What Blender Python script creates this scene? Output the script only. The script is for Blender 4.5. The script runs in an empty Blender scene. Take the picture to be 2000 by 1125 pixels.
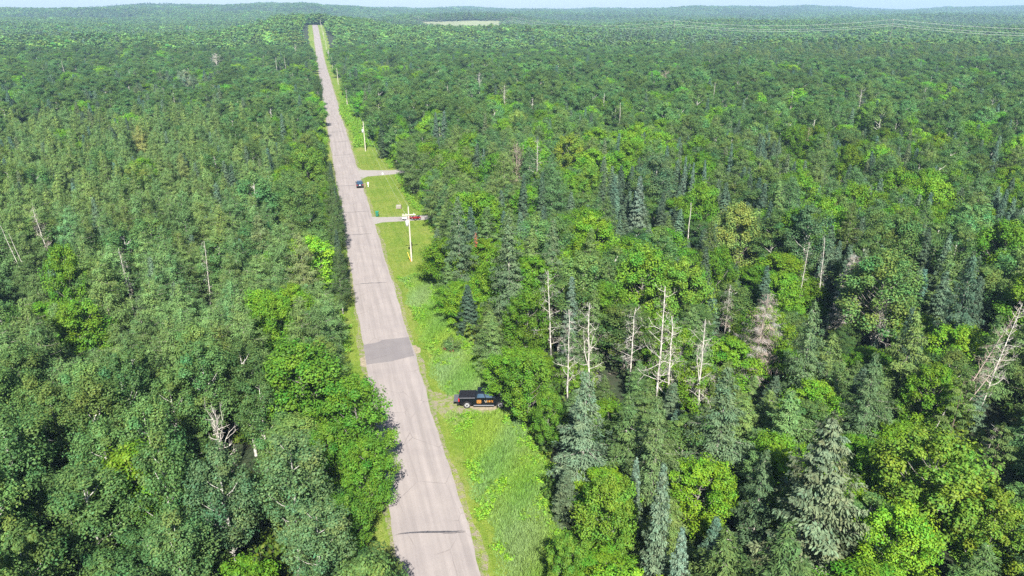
import bpy, bmesh, math
import numpy as np
from mathutils import Vector, Matrix, Euler

# ------------------------------------------------------------------ camera, sky, sun, exposure
SC = bpy.context.scene
COL = SC.collection
F, CX, CY, VH = 1412.0, 1000.0, 562.5, 15.0          # photograph is 2000 x 1125
PITCH = math.atan((CY - VH) / F)
CT, ST = math.cos(PITCH), math.sin(PITCH)
YAW = math.atan((1000 - 602) * CT / F)
CAM = (-6.5, 0.0, 45.0)

cam_d = bpy.data.cameras.new('camera')
cam = bpy.data.objects.new('camera', cam_d)
COL.objects.link(cam)
cam.location = CAM
cam.rotation_euler = (math.radians(90) - PITCH, 0, -YAW)
cam_d.sensor_width = 36.0
cam_d.lens = 36.0 * F / 2000.0
cam_d.clip_start = 0.5
cam_d.clip_end = 40000
SC.camera = cam

SUN_EL, SUN_AZ = math.radians(42), math.radians(188)
W = bpy.data.worlds.new('World')
SC.world = W
W.use_nodes = True
wn = W.node_tree
bg = wn.nodes['Background']
sky = wn.nodes.new('ShaderNodeTexSky')
sky.sky_type = 'NISHITA'
sky.sun_disc = False
sky.sun_elevation = SUN_EL
sky.sun_rotation = SUN_AZ
sky.altitude = 300
sky.air_density = 1.0
sky.dust_density = 0.6
sky.ozone_density = 1.5
wn.links.new(sky.outputs[0], bg.inputs[0])
bg.inputs[1].default_value = 0.06

sun_d = bpy.data.lights.new('sun', 'SUN')
sun_d.energy = 5.0
sun_d.angle = math.radians(0.5)
sun_d.color = (1.0, 0.965, 0.91)
sun = bpy.data.objects.new('sun', sun_d)
COL.objects.link(sun)
sdir = Vector((math.sin(SUN_AZ) * math.cos(SUN_EL), math.cos(SUN_AZ) * math.cos(SUN_EL), math.sin(SUN_EL)))
sun.rotation_euler = sdir.to_track_quat('Z', 'Y').to_euler()
sun.location = (0, 0, 200)

SC.view_settings.view_transform = 'Standard'
SC.view_settings.look = 'None'
SC.view_settings.exposure = 1.3
SC.view_settings.gamma = 1
SC.cycles.max_bounces = 5
SC.cycles.diffuse_bounces = 3
SC.cycles.glossy_bounces = 2
SC.cycles.transmission_bounces = 3
SC.cycles.volume_bounces = 0
SC.cycles.transparent_max_bounces = 8
SC.cycles.use_denoising = False

rs = np.random.RandomState(11)


def ground(px, py, z=0.0):
    """World x, y of the point that the photograph shows at pixel px, py if it is z metres up."""
    u = (px - CX) / F
    v = (py - CY) / F
    t = (z - CAM[2]) / (-ST - v * CT)
    X, Y = u * t, (CT - v * ST) * t
    return X * math.cos(YAW) + Y * math.sin(YAW) + CAM[0], -X * math.sin(YAW) + Y * math.cos(YAW)


def project(x, y, z):
    x = np.asarray(x) - CAM[0]
    y = np.asarray(y) - CAM[1]
    z = np.asarray(z) - CAM[2]
    X = x * math.cos(YAW) - y * math.sin(YAW)
    Y = x * math.sin(YAW) + y * math.cos(YAW)
    zc = Y * CT - z * ST
    yd = -(Y * ST + z * CT)
    return CX + F * X / zc, CY + F * yd / zc, zc


# ------------------------------------------------------------------ terrain
def smooth(a, b, t):
    t = np.clip((np.asarray(t, float) - a) / (b - a), 0, 1)
    return t * t * (3 - 2 * t)


# skyline of the far hills: photograph column, row of the skyline
SKX = np.array([-600, -200, 0, 100, 180, 250, 350, 440, 500, 600, 640, 700, 760, 850, 950, 1100, 1200, 1300, 1370, 1440, 1500, 1580, 1640, 1700, 1760, 1850, 1930, 2000, 2300, 2700])
SKY = np.array([9, 9, 11, 9, 6, 3.5, 6, 4, 1.5, 2.5, 6, 9, 11, 12, 13.5, 13.5, 13, 11, 10, 9.5, 10.5, 8.5, 11, 13, 14.5, 12, 11, 9, 10, 10])


FIELD_AT = [ground(905, 15 + 1412 * 32 / 0.932 / 1190.0), ground(215, 15 + 1412 * 34 / 0.932 / 1500.0)]


def hz(x, y):
    """Height of the land."""
    x = np.asarray(x, float)
    y = np.asarray(y, float)
    dx, dy = x - CAM[0], y - CAM[1]
    r = np.hypot(dx, dy)
    # the road climbs a rise and drops off behind it
    near = np.exp(-(x / 105.0) ** 2)
    rise = 22.5 * smooth(640, 1075, y) * (1 - 0.75 * smooth(1085, 1500, y)) * near
    roll = 3.5 * (np.sin(x * 0.011 + y * 0.004 + 1.0) + np.sin(x * -0.005 + y * 0.009)) * smooth(450, 900, r) * smooth(30, 160, np.abs(x))
    roll = roll + 7.0 * (np.sin(x * 0.0032 + 2.2) * np.sin(y * 0.0041 + 0.5)) * smooth(900, 1700, r) * smooth(30, 200, np.abs(x))
    # far hills follow the skyline
    X = dx * math.cos(YAW) - dy * math.sin(YAW)
    Y = dx * math.sin(YAW) + dy * math.cos(YAW)
    Ys = np.maximum(Y, 1.0)
    px = CX + F * X / (Ys * CT) * 1.0
    row = np.interp(px, SKX, SKY)
    D = np.interp(px, [-200, 0, 600, 900, 1400, 2000], [2500, 2600, 2900, 3600, 4300, 4600])
    top = 45.0 + (15.0 - row) / F * (D * CT) - 30.0
    hill = top * smooth(0.60, 1.0, Y / D) * (Y > 0) * smooth(-600, -100, px) * (1 - smooth(2100, 2700, px))
    hill = hill * (1 - 0.6 * smooth(1.1, 1.5, Y / D))
    bump = 5.0 * np.sin(x * 0.006 + 0.7) * np.sin(y * 0.0075) * smooth(0.62, 0.8, Y / D) * (1 - smooth(0.85, 0.97, Y / D))
    fld = 0.0
    for (fx, fy), amp in zip(FIELD_AT, (17.0, 8.0)):
        fld = fld + amp * np.exp(-((x - fx) / 190.0) ** 4) * smooth(fy - 95, fy + 80, y) * (1 - smooth(fy + 180, fy + 420, y))
    return rise + roll + hill + bump + fld


# ------------------------------------------------------------------ materials
def new_mat(name):
    m = bpy.data.materials.new(name)
    m.use_nodes = True
    nt = m.node_tree
    p = nt.nodes['Principled BSDF']
    return m, nt, p


def N(nt, kind, **kw):
    n = nt.nodes.new(kind)
    for k, v in kw.items():
        setattr(n, k, v)
    return n


def plain(name, rgb, rough=0.6, metal=0.0, spec=0.5, noise=0.0, nscale=8.0, coat=0.0):
    m, nt, p = new_mat(name)
    p.inputs['Roughness'].default_value = rough
    p.inputs['Metallic'].default_value = metal
    p.inputs['Specular IOR Level'].default_value = spec
    p.inputs['Coat Weight'].default_value = coat
    if noise:
        tc = N(nt, 'ShaderNodeTexCoord')
        no = N(nt, 'ShaderNodeTexNoise')
        no.inputs['Scale'].default_value = nscale
        no.inputs['Detail'].default_value = 5
        ra = N(nt, 'ShaderNodeValToRGB')
        ra.color_ramp.elements[0].color = (*[c * (1 - noise) for c in rgb], 1)
        ra.color_ramp.elements[1].color = (*[min(1, c * (1 + noise)) for c in rgb], 1)
        ra.color_ramp.elements[0].position = 0.3
        ra.color_ramp.elements[1].position = 0.7
        nt.links.new(tc.outputs['Object'], no.inputs['Vector'])
        nt.links.new(no.outputs['Fac'], ra.inputs[0])
        nt.links.new(ra.outputs[0], p.inputs['Base Color'])
    else:
        p.inputs['Base Color'].default_value = (*rgb, 1)
    return m


def foliage_mat(name, transl=0.25, rough=0.55, spec=0.16):
    m, nt, p = new_mat(name)
    at = N(nt, 'ShaderNodeAttribute', attribute_name='tint')
    oi = N(nt, 'ShaderNodeObjectInfo')
    mx = N(nt, 'ShaderNodeMix', data_type='RGBA', blend_type='MULTIPLY')
    mx.inputs[0].default_value = 1.0
    nt.links.new(at.outputs['Color'], mx.inputs[6])
    nt.links.new(oi.outputs['Color'], mx.inputs[7])
    nt.links.new(mx.outputs[2], p.inputs['Base Color'])
    p.inputs['Roughness'].default_value = rough
    p.inputs['Specular IOR Level'].default_value = spec
    tr = N(nt, 'ShaderNodeBsdfTranslucent')
    hs = N(nt, 'ShaderNodeHueSaturation')
    hs.inputs['Hue'].default_value = 0.48
    hs.inputs['Saturation'].default_value = 1.1
    hs.inputs['Value'].default_value = 1.25
    nt.links.new(mx.outputs[2], hs.inputs['Color'])
    nt.links.new(hs.outputs[0], tr.inputs[0])
    ms = N(nt, 'ShaderNodeMixShader')
    ms.inputs[0].default_value = transl
    nt.links.new(p.outputs[0], ms.inputs[1])
    nt.links.new(tr.outputs[0], ms.inputs[2])
    nt.links.new(ms.outputs[0], nt.nodes['Material Output'].inputs['Surface'])
    return m


M_LEAF = foliage_mat('leaf', 0.20)
M_NEEDLE = foliage_mat('needle', 0.15, 0.65, 0.1)
M_BLADE = foliage_mat('grass_blade', 0.30, 0.6, 0.2)
M_BARK = {
    'aspen_tree': plain('aspen_bark', (0.42, 0.40, 0.35), 0.8, noise=0.45, nscale=3),
    'maple_tree': plain('maple_bark', (0.20, 0.18, 0.155), 0.85, noise=0.4, nscale=4),
    'larch_tree': plain('larch_bark', (0.34, 0.30, 0.265), 0.85, noise=0.35, nscale=4),
    'spruce_tree': plain('spruce_bark', (0.15, 0.125, 0.10), 0.85, noise=0.35, nscale=4),
    'pine_tree': plain('pine_bark', (0.16, 0.12, 0.09), 0.85, noise=0.35, nscale=4),
    'dead': plain('bleached_wood', (0.45, 0.415, 0.36), 0.85, noise=0.5, nscale=2.5),
    'brown': plain('dead_brown_wood', (0.30, 0.24, 0.195), 0.85, noise=0.3, nscale=3),
}

# ------------------------------------------------------------------ mesh helpers


def raw_mesh(name, V, Q, tint=None, mats=(), midx=None, smooth_shade=False, T=None):
    """A mesh from arrays: verts, quads, per-vertex tint, materials."""
    me = bpy.data.meshes.new(name)
    V = np.ascontiguousarray(V, np.float32)
    Q = np.ascontiguousarray(Q, np.int32).reshape(-1, 4)
    nT = 0 if T is None else len(T)
    me.vertices.add(len(V))
    me.vertices.foreach_set('co', V.ravel())
    loops = Q.ravel() if not nT else np.concatenate([Q.ravel(), np.asarray(T, np.int32).ravel()])
    me.loops.add(len(loops))
    me.loops.foreach_set('vertex_index', loops)
    me.polygons.add(len(Q) + nT)
    st = np.arange(len(Q)) * 4
    if nT:
        st = np.concatenate([st, len(Q) * 4 + np.arange(nT) * 3])
    me.polygons.foreach_set('loop_start', st.astype(np.int32))
    if midx is not None:
        me.polygons.foreach_set('material_index', np.asarray(midx, np.int32))
    if smooth_shade:
        me.polygons.foreach_set('use_smooth', np.ones(len(Q) + nT, bool))
    if tint is not None:
        a = me.attributes.new('tint', 'FLOAT_COLOR', 'POINT')
        a.data.foreach_set('color', np.hstack([tint, np.ones((len(tint), 1))]).astype(np.float32).ravel())
    for m in mats:
        me.materials.append(m)
    me.update(calc_edges=True)
    return me


def unit(a):
    return a / np.maximum(np.linalg.norm(a, axis=-1, keepdims=True), 1e-9)


def leaf_quads(c, n, a, b, rng, tdir=None):
    """Diamond leaves at centres c with normals n, half-length a and half-width b; tdir: wanted long axis."""
    k = len(c)
    r = rng.normal(size=(k, 3)) if tdir is None else tdir
    t = unit(np.cross(n, np.cross(r, n)))
    s = np.cross(n, t)
    a = np.broadcast_to(np.asarray(a, float), (k,))[:, None]
    b = np.broadcast_to(np.asarray(b, float), (k,))[:, None]
    fold = n * b * rng.uniform(-0.5, 0.5, (k, 1))
    V = np.stack([c - t * a, c + s * b + fold, c + t * a, c - s * b + fold], 1).reshape(-1, 3)
    Q = np.arange(4 * k).reshape(-1, 4)
    return V, Q


def tube(path, rad, sides=6):
    path = np.asarray(path, float)
    rad = np.broadcast_to(np.asarray(rad, float), (len(path),))
    d = unit(np.gradient(path, axis=0))
    ref = np.where(np.abs(d[:, 2:3]) > 0.9, [[1.0, 0, 0]], [[0, 0, 1.0]])
    u = unit(np.cross(d, ref))
    v = np.cross(d, u)
    an = np.linspace(0, 2 * np.pi, sides, endpoint=False)
    V = (path[:, None, :] + rad[:, None, None] * (np.cos(an)[None, :, None] * u[:, None, :] + np.sin(an)[None, :, None] * v[:, None, :])).reshape(-1, 3)
    Q = []
    for i in range(len(path) - 1):
        for j in range(sides):
            k = (j + 1) % sides
            Q.append((i * sides + j, i * sides + k, (i + 1) * sides + k, (i + 1) * sides + j))
    return V, np.array(Q)


def merge(parts):
    Vs, Qs, o = [], [], 0
    for V, Q in parts:
        Vs.append(V)
        Qs.append(np.asarray(Q) + o)
        o += len(V)
    return np.vstack(Vs), np.vstack(Qs)


def link(o, parent=None):
    COL.objects.link(o)
    if parent is not None:
        o.parent = parent
    return o


def obj(name, me, parent=None):
    return link(bpy.data.objects.new(name, me), parent)


def tag(o, label=None, cat=None, group=None, kind=None):
    if label:
        o['label'] = label
    if cat:
        o['category'] = cat
    if group:
        o['group'] = group
    if kind:
        o['kind'] = kind
    return o


def empty(name, loc, label, cat, group=None, rotz=0.0):
    o = bpy.data.objects.new(name, None)
    o.empty_display_size = 0.3
    COL.objects.link(o)
    o.location = loc
    o.rotation_euler = (0, 0, rotz)
    return tag(o, label, cat, group)


# ------------------------------------------------------------------ tree shapes: each returns (trunkV, trunkQ), (leafV, leafQ, tint)
def broadleaf(rng, H, z0, R, nl, per, rl, leaf, prof, tops=0.0, hue=0.10, upright=0.0, inner=0.12):
    """Trunk, limbs and a crown of leaf clumps. prof: crown radius (0..1) over height (0..1)."""
    lean = rng.uniform(-0.3, 0.3, 2)
    zz = np.linspace(0, H * 0.9, 7)
    wob = np.cumsum(rng.normal(0, 0.07, (7, 2)), 0)
    tp = np.column_stack([lean[0] * zz / H + wob[:, 0], lean[1] * zz / H + wob[:, 1], zz])
    parts = [tube(tp, np.linspace(0.012 * H + 0.03, 0.03, 7))]
    t = (np.arange(nl) + rng.uniform(0, 1, nl)) / nl
    ang = np.arange(nl) * 2.39996 + rng.uniform(-0.5, 0.5, nl)
    rad = R * np.interp(t, np.linspace(0, 1, len(prof)), prof) * np.where(rng.rand(nl) < inner, rng.uniform(0, .4, nl), rng.uniform(0.62, 0.98, nl))
    cz = z0 + (H - z0 - rl * 0.6) * t + rng.uniform(-0.3, 0.3, nl)
    axis = np.column_stack([np.interp(cz, zz, tp[:, 0]), np.interp(cz, zz, tp[:, 1])])
    c = np.column_stack([axis[:, 0] + rad * np.cos(ang), axis[:, 1] + rad * np.sin(ang), cz])
    c[-1, :2] = axis[-1]
    lr = rl * rng.uniform(0.65, 1.25, nl) * np.where(t > 0.85, 0.75, 1)
    for i in range(0, nl, 2):
        b = c[i]
        zb = max(z0 * 0.75, b[2] - rad[i] * 0.9 - 0.5)
        st = np.array([np.interp(zb, zz, tp[:, 0]), np.interp(zb, zz, tp[:, 1]), zb])
        mid = (st + b) / 2 + np.array([0, 0, -0.15 * rad[i]])
        parts.append(tube([st, mid, b], [0.045 + 0.006 * H * (1 - t[i]) * .6, 0.035, 0.012], 4))
    k = nl * per
    li = np.repeat(np.arange(nl), per)
    d = rng.normal(size=(k, 3))
    d[:, 2] = np.abs(d[:, 2]) * 1.0 - 0.75 * rng.rand(k)
    d = unit(d)
    rr = lr[li] * rng.uniform(0.15, 1.0, k) ** 0.5
    ax = unit(np.column_stack([np.cos(ang) * 0.55, np.sin(ang) * 0.55, 0.55 + 0.6 * rng.rand(nl)]) + rng.normal(0, 0.2, (nl, 3)))[li]
    along = (d * ax).sum(1, keepdims=True)
    p = c[li] + (d + ax * along * (0.35 + upright)) * rr[:, None] * np.where(along > 0.6, 1.15, 0.95)
    n = unit(d * 0.8 + np.array([0, -0.0, 0.45]) + rng.normal(0, 0.40, (k, 3)))
    sz = leaf * rng.uniform(0.7, 1.35, k)
    V, Q = leaf_quads(p, n, sz, sz * 0.62, rng)
    lum = rng.uniform(0.86, 1.14, nl)[li] * rng.uniform(0.8, 1.22, k)
    hs = (rng.normal(0, hue, nl)[li] + rng.normal(0, hue, k))
    tint = np.column_stack([lum * (1 + hs), lum, lum * (1 - 0.6 * hs)])
    return merge(parts), (V, Q, np.repeat(tint, 4, 0))


def conifer(rng, H, z0, R, nb, per, spray, thin, droop, prof, tip=0.0, hue=0.06, jitter=0.25, upcurve=0.0, plates=False, fuzz=0.09):
    zz = np.linspace(0, H, 8)
    wob = np.cumsum(rng.normal(0, 0.03, (8, 2)), 0)
    tp = np.column_stack([wob, zz])
    parts = [tube(tp, np.linspace(0.010 * H + 0.03, 0.012, 8))]
    t = ((np.arange(nb) + rng.uniform(0, 1, nb)) / nb) ** 0.9
    ang = np.arange(nb) * 2.39996 + rng.uniform(-0.4, 0.4, nb)
    L = R * np.interp(t, np.linspace(0, 1, len(prof)), prof) * rng.uniform(1 - jitter * 1.6, 1 + jitter, nb) + 0.10
    zb = z0 + (H - z0) * t
    st = np.column_stack([np.interp(zb, zz, tp[:, 0]), np.interp(zb, zz, tp[:, 1]), zb])
    dr = droop * rng.uniform(0.6, 1.4, nb) * (1.15 - t)
    bd = np.column_stack([np.cos(ang), np.sin(ang)])
    for i in range(0, nb, 2):
        if L[i] < 0.4:
            continue
        q = np.array([0, .5, 1.0])
        pth = np.column_stack([st[i, 0] + bd[i, 0] * L[i] * q, st[i, 1] + bd[i, 1] * L[i] * q, st[i, 2] - dr[i] * L[i] * q + upcurve * L[i] * q * q])
        parts.append(tube(pth, [0.03, 0.02, 0.008], 3))
    w = np.maximum(L, 0.35)
    cnt = np.maximum((w / w.mean() * per).astype(int), 4)
    li = np.repeat(np.arange(nb), cnt)
    k = len(li)
    q = rng.uniform(0.12 if not plates else 0.4, 1.0, k) ** 0.75
    side = rng.normal(0, 1, k) * (0.26 * L[li] * (1.15 - q) + 0.06)
    perp = np.column_stack([-bd[li, 1], bd[li, 0]])
    p = np.column_stack([
        st[li, 0] + bd[li, 0] * L[li] * q + perp[:, 0] * side,
        st[li, 1] + bd[li, 1] * L[li] * q + perp[:, 1] * side,
        st[li, 2] - dr[li] * L[li] * q + upcurve * L[li] * q * q - np.abs(side) * 0.25 + rng.normal(0, fuzz, k)])
    out = np.column_stack([bd[li], np.zeros(k)])
    n = unit(np.array([0, 0, 0.7]) + out * 0.7 + rng.normal(0, 0.38, (k, 3)))
    td = out * 0.8 + np.column_stack([perp * np.sign(side)[:, None] * 0.7, -0.5 * np.ones(k)]) + rng.normal(0, 0.35, (k, 3))
    sz = spray * rng.uniform(0.6, 1.35, k)
    V, Q = leaf_quads(p, n, sz, sz * thin, rng, td)
    lum = rng.uniform(0.85, 1.15, nb)[li] * rng.uniform(0.75, 1.25, k) * (1 + tip * (q - 0.4))
    hs = rng.normal(0, hue, k) + rng.normal(0, hue, nb)[li] - 0.25 * tip * (t[li] - .3)
    tint = np.column_stack([lum * (1 + hs), lum, lum * (1 - 0.5 * hs + 0.5 * tip * (t[li]))])
    return merge(parts), (V, Q, np.repeat(tint, 4, 0))


PROF_ASPEN = [0.35, 0.75, 0.95, 1.0, 0.9, 0.7, 0.35]
PROF_MAPLE = [0.55, 0.9, 1.0, 0.98, 0.85, 0.62, 0.25]
PROF_LARCH = [0.55, 0.85, 1.0, 0.92, 0.76, 0.52, 0.2]
PROF_CONE = [0.8, 1.0, 0.9, 0.72, 0.52, 0.3, 0.1]
PROF_SPIRE = [0.85, 1.0, 0.92, 0.75, 0.55, 0.3, 0.08]


def make_shape(kind, seed, lod=0):
    """lod 0: near, 1: mid distance, 2: far. Nominal heights: aspen 14, maple 12, larch 15, spruce 12, pine 15."""
    r = np.random.RandomState(seed)
    if kind == 'aspen_tree':
        nl, per, lf = [(46, 300, 0.100), (34, 60, 0.23), (16, 26, 0.52)][lod]
        return broadleaf(r, 14, 4.2, 2.5, nl, per, [0.85, 1.0, 1.35][lod], lf, PROF_ASPEN, upright=0.15)
    if kind == 'maple_tree':
        nl, per, lf = [(84, 250, 0.118), (50, 56, 0.28), (18, 28, 0.62)][lod]
        return broadleaf(r, 12, 2.4, 3.9, nl, per, [0.9, 1.15, 1.7][lod], lf, PROF_MAPLE, hue=0.12, upright=0.1)
    if kind == 'larch_cone':
        nb, per, sp = [(124, 90, 0.150), (90, 26, 0.29), (28, 15, 0.58)][lod]
        return conifer(r, 15, 1.6, 2.5, nb, per, sp, [0.30, 0.34, 0.45][lod], 0.20, PROF_CONE, hue=0.05, jitter=0.42, upcurve=0.10, fuzz=0.14)
    if kind == 'larch_tree':
        nb, per, sp = [(150, 84, 0.150), (90, 26, 0.29), (28, 15, 0.58)][lod]
        return conifer(r, 15, 2.2, 2.6, nb, per, sp, [0.30, 0.34, 0.45][lod], 0.10, PROF_LARCH, hue=0.05, jitter=0.5, upcurve=0.16, fuzz=0.24)
    if kind == 'spruce_tree':
        nb, per, sp = [(120, 70, 0.13), (70, 24, 0.25), (22, 14, 0.5)][lod]
        return conifer(r, 12, 0.8, 1.55, nb, per, sp, [0.42, 0.45, 0.5][lod], 0.25, PROF_SPIRE, tip=0.35, hue=0.04, jitter=0.18, upcurve=0.18)
    if kind == 'pine_tree':
        return conifer(r, 15, 4.0, 3.3, 46, 150, 0.22, 0.28, 0.05, [0.9, 1.0, .95, .85, .7, .5, .2], hue=0.05, jitter=0.35, upcurve=0.1, plates=True)
    if kind == 'white_spruce':
        return conifer(r, 17, 0.6, 4.0, 150, 110, 0.2, 0.40, 0.22, [0.9, 1.0, 0.93, .8, .62, .42, .15], tip=0.25, hue=0.05, jitter=0.3, upcurve=0.2)


# ------------------------------------------------------------------ tree library: kind -> list of (trunk mesh, crown mesh)
NVAR = {'aspen_tree': 5, 'maple_tree': 5, 'larch_tree': 8, 'spruce_tree': 4, 'pine_tree': 2, 'white_spruce': 1}
NOMH = {'aspen_tree': 14.0, 'maple_tree': 12.0, 'larch_tree': 15.0, 'spruce_tree': 12.0, 'pine_tree': 15.0, 'white_spruce': 17.0}
LEAFMAT = {'aspen_tree': M_LEAF, 'maple_tree': M_LEAF, 'larch_tree': M_NEEDLE, 'spruce_tree': M_NEEDLE, 'pine_tree': M_NEEDLE, 'white_spruce': M_NEEDLE}
LIB = {}
for kd, nv in NVAR.items():
    LIB[kd] = []
    for i in range(nv):
        (tv, tq), (lv, lq, ti) = make_shape('larch_cone' if kd == 'larch_tree' and i >= 4 else kd, 100 * len(kd) + 7 * i + 3)
        bark = M_BARK['spruce_tree' if kd == 'white_spruce' else kd]
        LIB[kd].append((raw_mesh(kd + '_trunk', tv, tq, mats=[bark], smooth_shade=True), raw_mesh(kd + '_crown', lv, lq, ti, mats=[LEAFMAT[kd]])))

BASECOL = {   # leaf reflectance, linear
    'aspen_tree': (0.091, 0.172, 0.045), 'maple_tree': (0.108, 0.226, 0.016), 'larch_tree': (0.112, 0.188, 0.056),
    'spruce_tree': (0.086, 0.132, 0.066), 'pine_tree': (0.095, 0.15, 0.042), 'white_spruce': (0.13, 0.15, 0.09)}


def plant_tree(kind, x, y, H, label, group, color, var=None, wide=1.0, rot=None, tilt=(0, 0), z=None, name=None):
    var = rs.randint(NVAR[kind]) if var is None else var % NVAR[kind]
    if kind == 'larch_tree' and (x > 0) != (var >= 4):
        var = (var + 4) % 8
    nm = name or ('spruce_tree' if kind == 'white_spruce' else kind)
    e = empty(nm, (x, y, float(hz(x, y)) - 0.05 if z is None else z), label, {'aspen_tree': 'aspen', 'maple_tree': 'maple', 'larch_tree': 'larch', 'spruce_tree': 'spruce', 'pine_tree': 'pine', 'white_spruce': 'spruce'}[kind], group)
    s = H / NOMH[kind]
    e.scale = (s * wide, s * wide, s)
    e.rotation_euler = (tilt[0], tilt[1], rs.uniform(0, 6.28) if rot is None else rot)
    tm, cm = LIB[kind][var]
    obj('trunk', tm, e)
    c = obj('crown', cm, e)
    c.color = (*color, 1)
    return e


# ------------------------------------------------------------------ the setting: ground, verges, road
def grid_sheet(name, xs_of_y, ys, z_off, mat, nx=8):
    """A sheet that follows the land between a left and a right border (functions of y)."""
    V, Q = [], []
    for y in ys:
        a, b = xs_of_y(y)
        for i in range(nx + 1):
            x = a + (b - a) * i / nx
            V.append((x, y, float(hz(x, y)) + z_off + 0.00035 * max(0, y - 300)))
    for j in range(len(ys) - 1):
        for i in range(nx):
            k = j * (nx + 1) + i
            Q.append((k, k + 1, k + nx + 2, k + nx + 1))
    me = raw_mesh(name, np.array(V), np.array(Q), mats=[mat])
    return tag(obj(name, me), kind='structure')


def noise_chain(nt, scale, detail=4, vec=None, rough=0.55, stretch=None, coord='Object'):
    tc = N(nt, 'ShaderNodeTexCoord')
    mp = N(nt, 'ShaderNodeMapping')
    if stretch:
        mp.inputs['Scale'].default_value = stretch
    no = N(nt, 'ShaderNodeTexNoise')
    no.inputs['Scale'].default_value = scale
    no.inputs['Detail'].default_value = detail
    no.inputs['Roughness'].default_value = rough
    nt.links.new(tc.outputs[coord], mp.inputs[0])
    nt.links.new(mp.outputs[0], no.inputs['Vector'])
    return no


def ramp(nt, src, stops):
    r = N(nt, 'ShaderNodeValToRGB')
    els = r.color_ramp.elements
    while len(els) < len(stops):
        els.new(0.5)
    for e, (p, c) in zip(els, stops):
        e.position = p
        e.color = (*c, 1)
    nt.links.new(src, r.inputs[0])
    return r


def mixc(nt, fac, a, b, mode='MIX'):
    m = N(nt, 'ShaderNodeMix', data_type='RGBA', blend_type=mode)
    if isinstance(fac, (int, float)):
        m.inputs[0].default_value = fac
    else:
        nt.links.new(fac, m.inputs[0])
    for s, v in ((6, a), (7, b)):
        if isinstance(v, tuple):
            m.inputs[s].default_value = (*v, 1)
        else:
            nt.links.new(v, m.inputs[s])
    return m.outputs[2]


def forest_floor_mat():
    m, nt, p = new_mat('forest_floor')
    a = noise_chain(nt, 0.35, 8)
    b = noise_chain(nt, 3.0, 6)
    c1 = ramp(nt, a.outputs['Fac'], [(0.3, (0.030, 0.032, 0.014)), (0.5, (0.028, 0.048, 0.014)), (0.72, (0.050, 0.044, 0.026))])
    c = mixc(nt, 0.5, c1.outputs[0], ramp(nt, b.outputs['Fac'], [(0.3, (0.3, 0.3, 0.3)), (0.7, (1.0, 1.0, 1.0))]).outputs[0], 'MULTIPLY')
    nt.links.new(c, p.inputs['Base Color'])
    p.inputs['Roughness'].default_value = 0.95
    return m


def verge_mat():
    m, nt, p = new_mat('mown_grass')
    a = noise_chain(nt, 0.13, 5)
    b = noise_chain(nt, 1.3, 8)
    d = noise_chain(nt, 9.0, 6)
    s = noise_chain(nt, 0.9, 5, stretch=(1.0, 0.08, 1.0))
    c1 = ramp(nt, a.outputs['Fac'], [(0.28, (0.105, 0.185, 0.020)), (0.5, (0.160, 0.222, 0.032)), (0.72, (0.215, 0.235, 0.066))])
    c2 = ramp(nt, b.outputs['Fac'], [(0.3, (0.72, 0.80, 0.6)), (0.5, (1, 1, 1)), (0.75, (1.22, 1.12, 1.3))])
    c3 = ramp(nt, d.outputs['Fac'], [(0.3, (0.74, 0.76, 0.7)), (0.7, (1.22, 1.2, 1.2))])
    c4 = ramp(nt, s.outputs['Fac'], [(0.35, (0.78, 0.90, 0.7)), (0.65, (1.15, 1.07, 1.15))])
    c = mixc(nt, 1.0, c1.outputs[0], c2.outputs[0], 'MULTIPLY')
    c = mixc(nt, 1.0, c, c3.outputs[0], 'MULTIPLY')
    c = mixc(nt, 1.0, c, c4.outputs[0], 'MULTIPLY')
    nt.links.new(c, p.inputs['Base Color'])
    bu = N(nt, 'ShaderNodeBump')
    bu.inputs['Strength'].default_value = 0.8
    bu.inputs['Distance'].default_value = 0.15
    nt.links.new(d.outputs['Fac'], bu.inputs['Height'])
    nt.links.new(bu.outputs[0], p.inputs['Normal'])
    p.inputs['Roughness'].default_value = 0.9
    p.inputs['Specular IOR Level'].default_value = 0.15
    return m


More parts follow.
